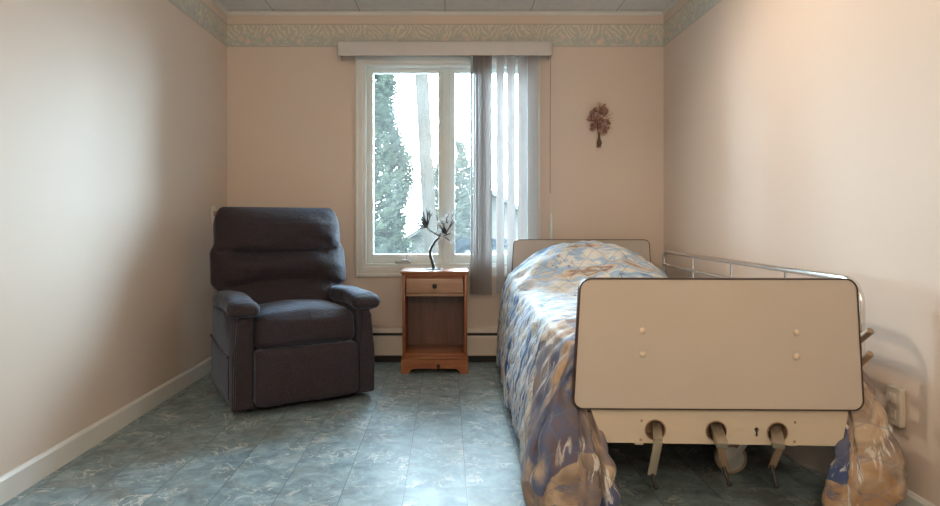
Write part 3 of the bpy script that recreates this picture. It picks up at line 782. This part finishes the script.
bmesh.ops.smooth_vert(bm, verts=[v for v in bm.verts], factor=0.15, use_axis_x=True, use_axis_y=True, use_axis_z=True)
o = obj('backrest', bm, fab, RC, angle=80)

# ------------------------------------------------------------------ hospital bed
bedC = Vector((0.905, 3.07, 0)); bedR = math.radians(-1.07)
bed = thing('hospital_bed', 'hospital bed with tan laminate end boards, chrome side rail and crank handles', 'bed', bedC, bedR)
BM = Matrix.Translation(bedC) @ Matrix.Rotation(bedR, 4, 'Z'); BI = BM.inverted()
def bl2(px, py, Y): return BI @ W(px, py, Y)

def end_board(name, y, z0, z1, wb, wt, parent):
    """trapezoid laminate board with rounded corners and a dark edge band"""
    pr = roundpoly([(-wb/2, z0), (wb/2, z0), (wt/2, z1), (-wt/2, z1)], [0.030, 0.030, 0.036, 0.036], 7)
    bm = bmesh.new(); plate(bm, pr, y-0.012, y+0.012); ob = obj(name, bm, M['laminate'], parent)
    bm = bmesh.new(); n = len(pr)
    ys = [(-0.0145, -0.0008), (-0.0145, 0.0035), (0.0145, 0.0035), (0.0145, -0.0008)]
    c = Vector((0, (z0+z1)/2)); rows = []
    for i, p in enumerate(pr):
        tn = (pr[(i+1) % n]-pr[i-1]).normalized(); nr = Vector((tn.y, -tn.x))
        if nr.dot(p-c) < 0: nr = -nr
        rows.append([bm.verts.new((p.x+nr.x*q[1], y+q[0], p.y+nr.y*q[1])) for q in ys])
    for i in range(n):
        A = rows[i-1]; B = rows[i]
        for k in range(4): bm.faces.new((A[k], A[(k+1) % 4], B[(k+1) % 4], B[k]))
    obj('edge_band', bm, M['band'], ob, smooth=False)
    return ob
hb = end_board('headboard', 1.072, 0.42, 0.868, 0.975, 0.925, bed)
fb = end_board('footboard', -1.10, 0.383, 0.806, 0.938, 0.890, bed)
for px, py in ((643.0, 331), (643.0, 354.5), (795.7, 332), (795.7, 356)):
    p = bl2(px, py, 1.96); bm = bmesh.new()
    lathe(bm, [(0.011, 0), (0.011, 0.003), (0.008, 0.006), (0.001, 0.0075)], 18, Matrix.Translation((p.x, -1.112, p.z)) @ Matrix.Rotation(PI/2, 4, 'X')); obj('bolt_cap', bm, M['bolt'], fb)
# crank panel under the footboard, with three round holes
YA = 1.975
def bx(px, py): p = bl2(px, py, YA); return (p.x, p.z)
holes = []; hc = []
for px, py in ((655.5, 430), (716, 431), (776.5, 432)):
    c = bl2(px, py, YA); hc.append(c); holes.append([(c.x+0.0345*math.cos(2*PI*k/24), c.z+0.0345*math.sin(2*PI*k/24)) for k in range(24)])
kh = bl2(756, 431, YA); 
holes.append([(kh.x+0.0075*math.cos(2*PI*k/12), kh.z+0.006+0.0075*math.sin(2*PI*k/12)) for k in range(12)])
pr = roundpoly([Vector(bx(604.5, 443)), Vector(bx(840, 445)), Vector(bx(848, 402)), Vector(bx(588, 402))], [0.012, 0.03, 0, 0], 5)
pr = [(p.x, p.y) for p in pr]
bm = bmesh.new(); plate(bm, pr, -1.097, -1.091, holes=holes); cpn = obj('crank_panel', bm, M['apron'], bed, smooth=False)
bm = bmesh.new(); box2(bm, (kh.x-0.003, -1.0985, kh.z-0.016), (kh.x+0.003, -1.096, kh.z+0.004), 0.001); obj('keyhole', bm, M['black'], cpn)
for c in hc:
    bm = bmesh.new(); n = 24; R0, R1 = 0.0345, 0.0315
    rr = [[bm.verts.new((c.x+r*math.cos(2*PI*k/n), y, c.z+r*math.sin(2*PI*k/n))) for k in range(n)] for r, y in ((R0+.001, -1.098), (R1, -1.0985), (R1, -1.03), (R0+.001, -1.03))]
    for i in range(4):
        A, B = rr[i-1], rr[i]
        for k in range(n): bm.faces.new((A[k], A[(k+1) % n], B[(k+1) % n], B[k]))
    lathe(bm, [(0.033, 0.0), (0.033, 0.004)], 24, Matrix.Translation((c.x, -1.030, c.z)) @ Matrix.Rotation(PI/2, 4, 'X'))
    obj('crank_socket', bm, M['bronze'], cpn)
for px, py in ((642, 421), (641, 440), (794, 421.5), (793.5, 441)):
    p = bl2(px, py, YA); bm = bmesh.new(); lathe(bm, [(0.005, 0), (0.004, 0.002), (0.001, 0.003)], 10, Matrix.Translation((p.x, -1.097, p.z)) @ Matrix.Rotation(PI/2, 4, 'X')); obj('screw', bm, M['bronze'], cpn)
for px in (639.5, 791):
    p = bl2(px, 443, YA); bm = bmesh.new(); box(bm, (p.x, -1.092, p.z), (0.028, 0.006, 0.016), 0.001); obj('tab', bm, M['apron'], cpn)
# cranks: arm out of the socket, folded lever, dark grip rod
cr = [(((656, 421, 2.02), (658, 441, 1.935)), ((658.5, 440, 1.925), (651.5, 475, 1.945)), ((651, 471, 1.95), (656, 487, 1.925)), 0.028),
      (((713, 420, 2.03), (722.5, 446, 1.915)), ((720.5, 447, 1.94), (726, 471, 1.985)), ((723.5, 467, 1.97), (729.5, 484, 1.945)), 0.036),
      (((774, 421, 2.03), (779, 446, 1.915)), ((780, 447, 1.945), (771.5, 468, 1.985)), ((771.5, 465, 1.975), (776.5, 486, 1.95)), 0.036)]
for i, (a1, a2, a3, w) in enumerate(cr):
    bm = bmesh.new(); A, B = bl2(*a1[0]), bl2(*a1[1]); bar(bm, A, B, w, 0.016 if i == 0 else 0.024, 0.003)
    h = obj('crank_handle', bm, M['crank_metal'], bed)
    bm = bmesh.new(); A, B = bl2(*a2[0]), bl2(*a2[1]); bar(bm, A, B, 0.028 if i == 0 else 0.024, 0.007, 0.002, up=Vector((0, 1, 0.15))); obj('lever', bm, M['crank_metal'] if i == 0 else M['bronze'], h)
    bm = bmesh.new(); A, B = bl2(*a3[0]), bl2(*a3[1]); tube(bm, [A, A.lerp(B, .9), B], [0.0065, 0.006, 0.008], 10); blob(bm, B, (0.009, 0.009, 0.008)); obj('grip', bm, M['black'], h)
# steel under-frame
bm = bmesh.new()
for x in (-0.40, 0.40): box2(bm, (x-0.02, -1.085, 0.36), (x+0.02, 1.085, 0.41), 0.004)
for y in (-1.0, -0.35, 0.3, 0.9): box2(bm, (-0.40, y-0.02, 0.37), (0.40, y+0.02, 0.405), 0.004)
box2(bm, (-0.42, -1.06, 0.408), (0.42, 1.06, 0.416))
obj('bed_frame', bm, M['dark_metal'], bed)
# legs with casters
wheel0 = Vector((734, 0, 0))
for sx, sy in ((-1, -1), (1, -1), (-1, 1), (1, 1)):
    lx, ly = sx*0.305, (-0.68 if sy < 0 else 0.75)
    bm = bmesh.new(); tube(bm, [(lx, ly, 0.37), (lx, ly, 0.165)], 0.016, 12); lathe(bm, [(0.024, 0.160), (0.024, 0.172), (0.018, 0.176)], 14, Matrix.Translation((lx, ly, 0))); lg = obj('leg', bm, M['crank_metal'], bed)
    wx = lx-0.075 if sx > 0 else lx-0.13
    wc = Vector((wx, ly-0.012, 0.062))
    bm = bmesh.new(); Rx = Matrix.Translation(wc) @ Matrix.Rotation(PI/2, 4, 'X')
    lathe(bm, [(0.044, -0.014), (0.055, -0.015), (0.062, -0.009), (0.062, 0.009), (0.055, 0.015), (0.044, 0.014)], 32, Rx); wh = obj('caster', bm, M['rubber'], lg)
    # hub sits inside the tyre
    bm = bmesh.new(); lathe(bm, [(0.010, -0.021), (0.012, -0.017), (0.046, -0.0155), (0.046, 0.0155), (0.012, 0.017), (0.010, 0.021)], 28, Rx); bar(bm, (lx-sx*0.0, ly-0.028, 0.162), (wc.x, wc.y-0.021, wc.z), 0.024, 0.004, 0.001, up=Vector((0, 1, 0))); bar(bm, (lx, ly+0.012, 0.162), (wc.x, wc.y+0.021, wc.z), 0.024, 0.004, 0.001, up=Vector((0, 1, 0))); box(bm, (lx, ly-0.008, 0.162), (0.03, 0.048, 0.008), 0.001)
    c_ = obj('caster', bm, M['wheel_disc'], lg) if False else obj('fork', bm, M['wheel_disc'], lg)
# side rail
xr = 0.532
bm = bmesh.new()
yN, yFar = -1.005, 0.955
pr = roundpoly([Vector((yN, 0.535)), Vector((yN, 0.793)), Vector((yFar, 0.793)), Vector((yFar, 0.47))], [0, 0.085, 0.045, 0], 8)
tube(bm, [(xr, p.x, p.y) for p in pr], 0.0125, 12); sr = obj('side_rail', bm, M['chrome'], bed)
for z in (0.706, 0.622, 0.545):
    bm = bmesh.new(); tube(bm, [(xr, yN, z), (xr, yFar, z)], 0.0105, 12); obj('rail_bar', bm, M['chrome'], sr)
for Y in (2.54, 3.04, 3.53):
    y = Y-3.07; bm = bmesh.new(); tube(bm, [(xr, y, 0.545), (xr, y, 0.793)], 0.0055, 8); obj('rail_post', bm, M['chrome'], sr)
for (a, b) in (((857, 342, 2.03), (871, 330.5, 1.975)), ((857, 366, 2.03), (870.5, 353.5, 1.975))):
    A, B = bl2(*a), bl2(*b); bm = bmesh.new(); tube(bm, [A, A.lerp(B, 0.97), B], [0.0115, 0.0115, 0.0095], 14); obj('rail_stub', bm, M['bronze'], sr)
for y in (-0.75, 0.7):
    bm = bmesh.new(); box2(bm, (xr-0.012, y-0.02, 0.36), (xr+0.006, y+0.02, 0.54), 0.003); box2(bm, (0.41, y-0.02, 0.37), (xr, y+0.02, 0.395), 0.003); obj('rail_bracket', bm, M['dark_metal'], sr)
# mattress
bm = bmesh.new(); softbox(bm, (-0.445, -1.02, 0.416), (0.445, 1.03, 0.560), 0.03, 12, 0.0); mt = obj('mattress', bm, M['mattress'], bed)

# ------------------------------------------------------------------ comforter
def comforter():
    bm = bmesh.new(); uvl = bm.loops.layers.uv.new('UVMap')
    nL, nT, nR = 34, 60, 34
    ys = []
    NC = 46                      # curl rows round the foot corners
    for i in range(NC, 0, -1): ys.append(('c', i/NC))
    NY = 130
    for i in range(NY+1): ys.append(('y', -1.035+i/NY*(1.035+1.030)))
    def top_z(u, y):
        Mh = sstep(0.36, 0.80, y)*(1-0.30*sstep(0.92, 1.06, y))
        un = min(1.0, abs(u+0.015)/0.545)
        z = 0.588+0.262*Mh*max(0.0, 1-un**2.3)
        z -= 0.030*(abs(u)/0.50)**6*(1-Mh*0.6)
        return z
    rows = []
    for kind, val in ys:
        c = val if kind == 'c' else 0.0
        y = -1.035 if kind == 'c' else val
        hd = sstep(0.2, 0.8, y)
        ueL = 0.462+0.055*hd; ueR = 0.458+0.018*hd
        drop = 0.215*c
        row = []
        # left drape, hem first
        def drape(side):
            out = []
            ue = ueL if side < 0 else ueR
            ze = top_z(ue, y)-drop
            n = nL if side < 0 else nR
            g0 = sstep(-0.70, -1.035, y) if kind == 'y' else 1.0
            for i in range(n+1):
                d = i/n                                     # 0 at the top edge, 1 at the hem
                if side < 0: rho = (0.120-0.055*hd)*(1-(1-d)**2.0)+0.008*math.sin(y*17+1)*d
                else: rho = 0.040*(1-(1-d)**2.0)+0.010*math.sin(y*13)*d
                zh = (0.045-0.035*g0) if side < 0 else 0.030
                if side < 0: zh += 0.03*hd
                g = sstep(-0.62, -1.035, y) if kind == 'y' else 1.0
                if side < 0: rho += g*(0.026*math.sin(d*PI*0.55)+0.008*math.sin(d*9+1.5)*d)
                else: rho += g*(0.100*math.sin(min(1, d*1.15)*PI*0.60)+0.012*math.sin(d*11)*d)
                if side > 0 and kind == 'y': rho -= 0.0*d
                sx_, sy_ = 1.0, 0.0
                if kind == 'c':
                    if c < 0.42:
                        th = c/0.42*PI/2; sx_ = max(0.0, math.cos(th))**0.42; sy_ = math.sin(th)**0.42*0.72
                    else:
                        k = (c-0.42)/0.58; sx_ = -k*((0.75+0.05*d) if side < 0 else (0.35+0.60*d)); sy_ = 0.72-0.10*k
                    if side > 0 and c > 0.35: sy_ += 0.14*math.exp(-((c-0.62)/0.10)**2)*-1.0*min(1, d*2)+0.22*math.exp(-((c-0.85)/0.10)**2)*min(1, d*2)
                    sy_ += 0.10*math.sin(c*21+d*3.0)*min(1, d*2)
                rr = rho
                px_ = side*(ue+rr*sx_); py_ = y-rr*sy_
                if kind == 'c' and c > 0.42 and side < 0: px_ += 0.065*(c-0.42)/0.58*(1-d)**1.2; py_ -= 0.030*(c-0.42)/0.58*(1-d)**1.2
                z = ze-(ze-zh)*(d**1.05)
                z += 0.02*d*math.sin(c*7) if kind == 'c' else 0
                L = ze-zh
                out.append((px_, py_, z, side*(ue+d*0.56), y-c*0.36))
            return out
        lo = drape(-1)[::-1]; ro = drape(1)
        tp = []
        for i in range(1, nT):
            u = -ueL+(ueL+ueR)*i/nT
            z = top_z(u, y)-drop
            tp.append((u, y, z, u, y-c*0.36))
        row = lo+tp+ro
        rows.append(row)
    V = []
    for r in rows: V.append([(bm.verts.new(p[:3]), (p[3]+1.1, p[4]+1.25)) for p in r])
    for A, B in zip(V, V[1:]):
        for k in range(len(A)-1):
            f = bm.faces.new((A[k][0], A[k+1][0], B[k+1][0], B[k][0]))
            for lp, w in zip(f.loops, (A[k][1], A[k+1][1], B[k+1][1], B[k][1])): lp[uvl].uv = w
    bm.normal_update()
    # puffed quilting diamonds, wrinkles
    for r in V:
        for v, (a, b) in r:
            q1 = (a+b)/0.14; q2 = (a-b)/0.14
            puff = (abs(math.sin(PI*q1))*abs(math.sin(PI*q2)))**0.45
            w = noise.noise(Vector((a*5, b*5, 1)))*0.008+noise.noise(Vector((a*13, b*9, 5)))*0.006
            y = v.co.y
            hd = sstep(0.1, 0.5, y)
            up = max(0.0, v.normal.z)
            w += hd*up*(noise.noise(Vector((a*11+b*5, b*16, 9)))*0.024)+0.4*up*noise.noise(Vector((a*9-b*6, b*14, 19)))*0.02
            w += (1-up)*noise.noise(Vector((b*9, a*2.5, 12)))*0.012
            if y < -0.95: w += (1-up)*(noise.noise(Vector((b*20, a*3.0, 21)))*0.026+noise.noise(Vector((b*9+a*6, a*9, 31)))*0.010)
            amp = 0.015 if v.co.y < -0.9 else (0.014 if up < 0.6 else 0.010)
            v.co += v.normal*(puff*amp+w)
            if v.co.z < 0.018: v.co.z = 0.018+0.002*noise.noise(v.co*9)
            X = (BM @ v.co).x
            if X > XR-0.035: v.co.x -= X-(XR-0.035)
    return bm, V
bm, V = comforter()
cf = obj('comforter', bm, [M['comforter'], M['lining'], M['piping']], None, angle=180, recalc=False)
cf.location = bedC; cf.rotation_euler = (0, 0, bedR)
sd = cf.modifiers.new('thickness', 'SOLIDIFY'); sd.thickness = 0.005; sd.offset = -1; sd.material_offset = 1; sd.material_offset_rim = 2
tag(cf, 'puffy blue, tan and cream quilted comforter draped over the hospital bed', 'comforter')

# ------------------------------------------------------------------ dried flower bunch on the back wall
fc = W(600, 121, YB-0.035)
df_ = thing('dried_flower_bunch', 'small brown dried flower bunch hanging on the wall above the headboard', 'dried flowers', (fc.x, YB, fc.z))
rnd = random.Random(11)
bm = bmesh.new()
for i in range(9):
    x = rnd.uniform(-0.010, 0.010); tube(bm, [(x*2.5, -0.02+rnd.uniform(-.008, .008), 0.02), (x*0.7, -0.016, -0.10), (x*1.6, -0.016+rnd.uniform(-.008, .006), -0.185)], 0.0022, 5)
obj('stems', bm, M['dried_stem'], df_)
bm = bmesh.new(); blob(bm, (0, -0.017, -0.152), (0.018, 0.014, 0.026), 2); obj('stem_wrap', bm, M['dried_stem'], df_)
for i in range(54):
    a = rnd.uniform(0, 2*PI); r = math.sqrt(rnd.random()); cx = r*math.cos(a)*0.074; cz = 0.012+r*math.sin(a)*0.098
    if i == 0: cx, cz = 0.0, 0.118
    cy = -0.028-rnd.random()*0.04*(1-r*0.7); bm = bmesh.new(); R = rnd.uniform(0.018, 0.027)
    q = Euler((rnd.uniform(-0.9, 0.9), rnd.uniform(-0.9, 0.9), rnd.uniform(0, 6))).to_matrix()
    for k in range(11):
        b_ = 2*PI*k/11; d = q @ Vector((math.cos(b_), -0.55-0.3*(k % 2), math.sin(b_)))
        side = d.orthogonal().normalized()*R*0.20; c0 = Vector((cx, cy, cz)); tip = c0+d*R
        mid = c0+d*R*0.55; nn = d.cross(side).normalized()*R*0.08
        vs = [bm.verts.new(p) for p in (c0, mid+side, tip, mid-side, mid+nn)]
        for f in ((0, 1, 4), (1, 2, 4), (2, 3, 4), (3, 0, 4), (0, 3, 2, 1)): bm.faces.new([vs[j] for j in f])
    blob(bm, (cx, cy, cz), (R*0.3,)*3, 1)
    obj('flower_head', bm, M['dried_pale'] if i % 4 == 0 else M['dried_flower'], df_, smooth=False)
bm = bmesh.new()
for i in range(26):
    a = rnd.uniform(0, 2*PI); r = rnd.uniform(0.8, 1.25); e = Vector((r*math.cos(a)*0.085, -0.02-rnd.random()*0.03, 0.012+r*math.sin(a)*0.10)); s0 = e*0.4+Vector((0, -0.015, 0)); tube(bm, [s0, e], [0.0022, 0.0009], 5)
obj('twigs', bm, M['dried_flower'], df_)
bm = bmesh.new(); tube(bm, [(0, 0, 0.105), (0, -0.018, 0.108)], 0.003, 6); obj('hook', bm, M['dark_metal'], df_)

# ------------------------------------------------------------------ outlets
oc = W(898, 407, 2.05)
oy, oz = 1.55*600/(899-447), 0.362
ot = thing('wall_outlet', 'ivory wall outlet box on the right wall beside the comforter corner', 'outlet', (XR, oy, oz))
bm = bmesh.new(); box2(bm, (-0.022, -0.034, -0.066), (0.0, 0.034, 0.066), 0.006, 3); obj('cover_plate', bm, M['ivory'], ot)
bm = bmesh.new()
for z in (-0.026, 0.026): box(bm, (-0.0225, 0, z), (0.004, 0.030, 0.034), 0.003)
fc_ = obj('receptacle', bm, M['ivory'], ot)
os2 = thing('wall_switch', 'white wall plate with a plug on the left wall behind the recliner', 'wall switch', (XL, 4.04, 1.035))
bm = bmesh.new(); box2(bm, (0.0, -0.037, -0.062), (0.007, 0.037, 0.062), 0.004, 2); obj('cover_plate', bm, M['outlet'], os2)
bm = bmesh.new(); box2(bm, (0.006, -0.016, -0.005), (0.030, 0.016, 0.030), 0.005, 2); obj('plug', bm, M['bronze'], os2)

# ------------------------------------------------------------------ outdoors
GZ = -0.9
bm = bmesh.new(); box2(bm, (-40, YB+0.6, GZ-0.1), (40, 70, GZ)); struct(obj('ground', bm, M['snow_ground'], smooth=False), 'pale ground outside the window', 'ground')
def frond(bm, base, d, L, w, rnd):
    side = d.cross(Vector((rnd.uniform(-.3, .3), rnd.uniform(-.3, .3), 1))).normalized()
    up = side.cross(d)*0.1
    n = 4
    for k in range(n):
        s0 = base+d*L*(k/n)
        for sg in (-1, 1):
            tip = s0+(d*0.55+side*sg*0.8).normalized()*w*(1-0.6*k/n)
            bm.faces.new([bm.verts.new(p) for p in (s0, s0+d*L*0.16+up*L, tip)])
    bm.faces.new([bm.verts.new(p) for p in (base-side*w*0.08, base+side*w*0.08, base+d*L)])
def conifer(name, label, x, y, h, r, mat, n, L, w, droop, seed, bare=0.0):
    rnd = random.Random(seed); tr = thing(name, label, 'tree', (x, y, GZ))
    bm = bmesh.new(); tube(bm, [(0, 0, 0), (0.02, 0, h*0.5), (0, 0, h*0.97)], [0.09, 0.05, 0.01], 8); obj('trunk', bm, M['bark'], tr)
    bm = bmesh.new()
    for i in range(n):
        f = rnd.random()**0.8*(1-bare)+bare; z = h*f
        R = r*min(1.0, (1-f)**0.62*1.25)*(0.90+0.18*math.sin(z*5+seed))+0.02
        a = rnd.uniform(0, 2*PI); rad = R*(0.55+0.45*math.sqrt(rnd.random()))
        out = Vector((math.cos(a), math.sin(a), 0)); b = out*rad*0.82+Vector((0, 0, z))
        d = (out*1.0+Vector((rnd.uniform(-.5, .5), rnd.uniform(-.5, .5), droop+rnd.uniform(-.4, .4)))).normalized()
        frond(bm, b, d, L*rnd.uniform(0.7, 1.2), w*rnd.uniform(0.7, 1.2), rnd)
    fo = obj('foliage', bm, mat, tr, smooth=False, recalc=False)
    return tr
conifer('cedar_tree', 'tall dense green cedar filling the left of the window view', -0.93, 6.6, 4.5, 0.72, M['cedar'], 9000, 0.15, 0.075, 0.55, 2)
conifer('spruce_tree', 'sparse grey-green spruce seen through the narrow right part of the window', 0.15, 15.6, 3.9, 1.0, M['spruce'], 1500, 0.30, 0.15, 0.3, 5, 0.2)
P0 = W(431.5, 255, 9.0); P1 = W(421.5, 76, 9.0); dv = (P1-P0)/(P1.z-P0.z)
pb = P0+dv*(GZ-P0.z); pt = P0+dv*(7.5-P0.z)
bm = bmesh.new(); tube(bm, [Vector((0, 0, 0)), (pt-pb)*0.5, pt-pb], [0.112, 0.098, 0.08], 16)
po = obj('utility_pole', bm, M['pole']); po.location = pb; tag(po, 'leaning grey wooden utility pole outside, right of the cedar', 'pole')
def house(name, label, x0, x1, y0, y1, ze, zr, over, win_=None):
    hs = thing(name, label, 'house', ((x0+x1)/2, y0, GZ))
    cx = (x0+x1)/2; w = (x1-x0)/2; dp = y1-y0; e = ze-GZ; rz_ = zr-GZ
    bm = bmesh.new(); box2(bm, (-w, 0, 0), (w, dp, e)); 
    plate(bm, [(-w, e), (w, e), (0, rz_)], 0, dp); obj('walls', bm, M['siding'], hs, smooth=False)
    bm = bmesh.new(); th = 0.12
    sl = (rz_-e)/w
    pr = [(-w-over, e-sl*over), (0, rz_), (w+over, e-sl*over), (w+over, e-sl*over+th), (0, rz_+th), (-w-over, e-sl*over+th)]
    plate(bm, pr, -over, dp+over); obj('roof', bm, M['roofing'], hs, smooth=False)
    return hs
h1 = house('neighbour_house', 'low pale house with gabled roof far outside, behind the wire tree', -1.0, 3.2, 17, 23, 0.55, 1.85, 0.35)
bm = bmesh.new(); box2(bm, (0.9, -0.05, 0.55), (1.7, 0.02, 1.35)); obj('pane', bm, M['blue_metal'], h1, smooth=False)
bn = thing('blue_car', 'dark blue parked car low in the right part of the window view', 'car', (0.85, 10.4, GZ))
bm = bmesh.new(); pr = roundpoly([Vector((-0.85, 0.25)), Vector((0.85, 0.25)), Vector((0.88, 0.85)), Vector((0.62, 1.48)), Vector((-0.62, 1.48)), Vector((-0.88, 0.85))], [0.1, 0.1, 0.12, 0.18, 0.18, 0.12], 5)
plate(bm, pr, 0.0, 3.9); obj('body', bm, M['blue_metal'], bn)
bm = bmesh.new(); plate(bm, roundpoly([Vector((-0.66, 0.92)), Vector((0.66, 0.92)), Vector((0.54, 1.40)), Vector((-0.54, 1.40))], 0.05, 4), -0.01, 0.02); obj('rear_window', bm, M['black'], bn)
for x in (-0.7, 0.7):
    for y in (0.7, 3.2):
        bm = bmesh.new(); lathe(bm, [(0.22, -0.1), (0.32, -0.09), (0.32, 0.09), (0.22, 0.1)], 24, Matrix.Translation((x, y, 0.32)) @ Matrix.Rotation(PI/2, 4, 'Y')); obj('wheel', bm, M['rubber'], bn)

# ------------------------------------------------------------------ light
wd = bpy.data.worlds.new('overcast_sky'); scene.world = wd; wd.use_nodes = True
nt = wd.node_tree; nt.nodes.clear()
bg = nt.nodes.new('ShaderNodeBackground'); wo = nt.nodes.new('ShaderNodeOutputWorld')
tc = nt.nodes.new('ShaderNodeTexCoord'); sp = nt.nodes.new('ShaderNodeSeparateXYZ'); rp = nt.nodes.new('ShaderNodeValToRGB')
nt.links.new(tc.outputs['Generated'], sp.inputs[0]); nt.links.new(sp.outputs[2], rp.inputs[0])
rp.color_ramp.elements[0].position = 0.0; rp.color_ramp.elements[0].color = (0.66, 0.84, 0.97, 1)
rp.color_ramp.elements[1].position = 0.7; rp.color_ramp.elements[1].color = (0.62, 0.81, 1.0, 1)
nt.links.new(rp.outputs[0], bg.inputs[0]); nt.links.new(bg.outputs[0], wo.inputs[0])
bg.inputs[1].default_value = 33.0
pd = bpy.data.lights.new('window_portal', 'AREA'); pd.shape = 'RECTANGLE'; pd.size = WX1-WX0; pd.size_y = WZ1-WZ0
pd.cycles.is_portal = True
po_ = bpy.data.objects.new('window_portal', pd); COL.objects.link(po_); po_.location = ((WX0+WX1)/2, YB+0.15, (WZ0+WZ1)/2); po_.rotation_euler = (-PI/2, 0, 0)
def lamp(name, loc, power, size, col):
    d = bpy.data.lights.new(name, 'POINT'); d.energy = power; d.shadow_soft_size = size; d.color = col
    o = bpy.data.objects.new(name, d); COL.objects.link(o); o.location = loc; return o
sd_ = bpy.data.lights.new('ceiling_spot_light', 'SPOT'); sd_.energy = 38; sd_.shadow_soft_size = 0.03; sd_.color = (1.0, 0.84, 0.68)
sd_.spot_size = math.radians(165); sd_.spot_blend = 1.0
so_ = bpy.data.objects.new('ceiling_spot_light', sd_); COL.objects.link(so_); so_.location = (0.40, 2.85, 2.36)
so_.rotation_euler = (Vector((1.55, 1.75, 0.65))-so_.location).to_track_quat('-Z', 'Y').to_euler()
lamp('rear_fill_light', (-0.05, -0.9, 2.1), 46, 0.22, (1.0, 0.82, 0.62))  # added fill behind the camera to brighten the room, not a known lamp

scene.view_settings.view_transform = 'Standard'; scene.view_settings.look = 'None'
scene.view_settings.gamma = 1.0; scene.view_settings.use_curve_mapping = False
scene.view_settings.exposure = 0.74
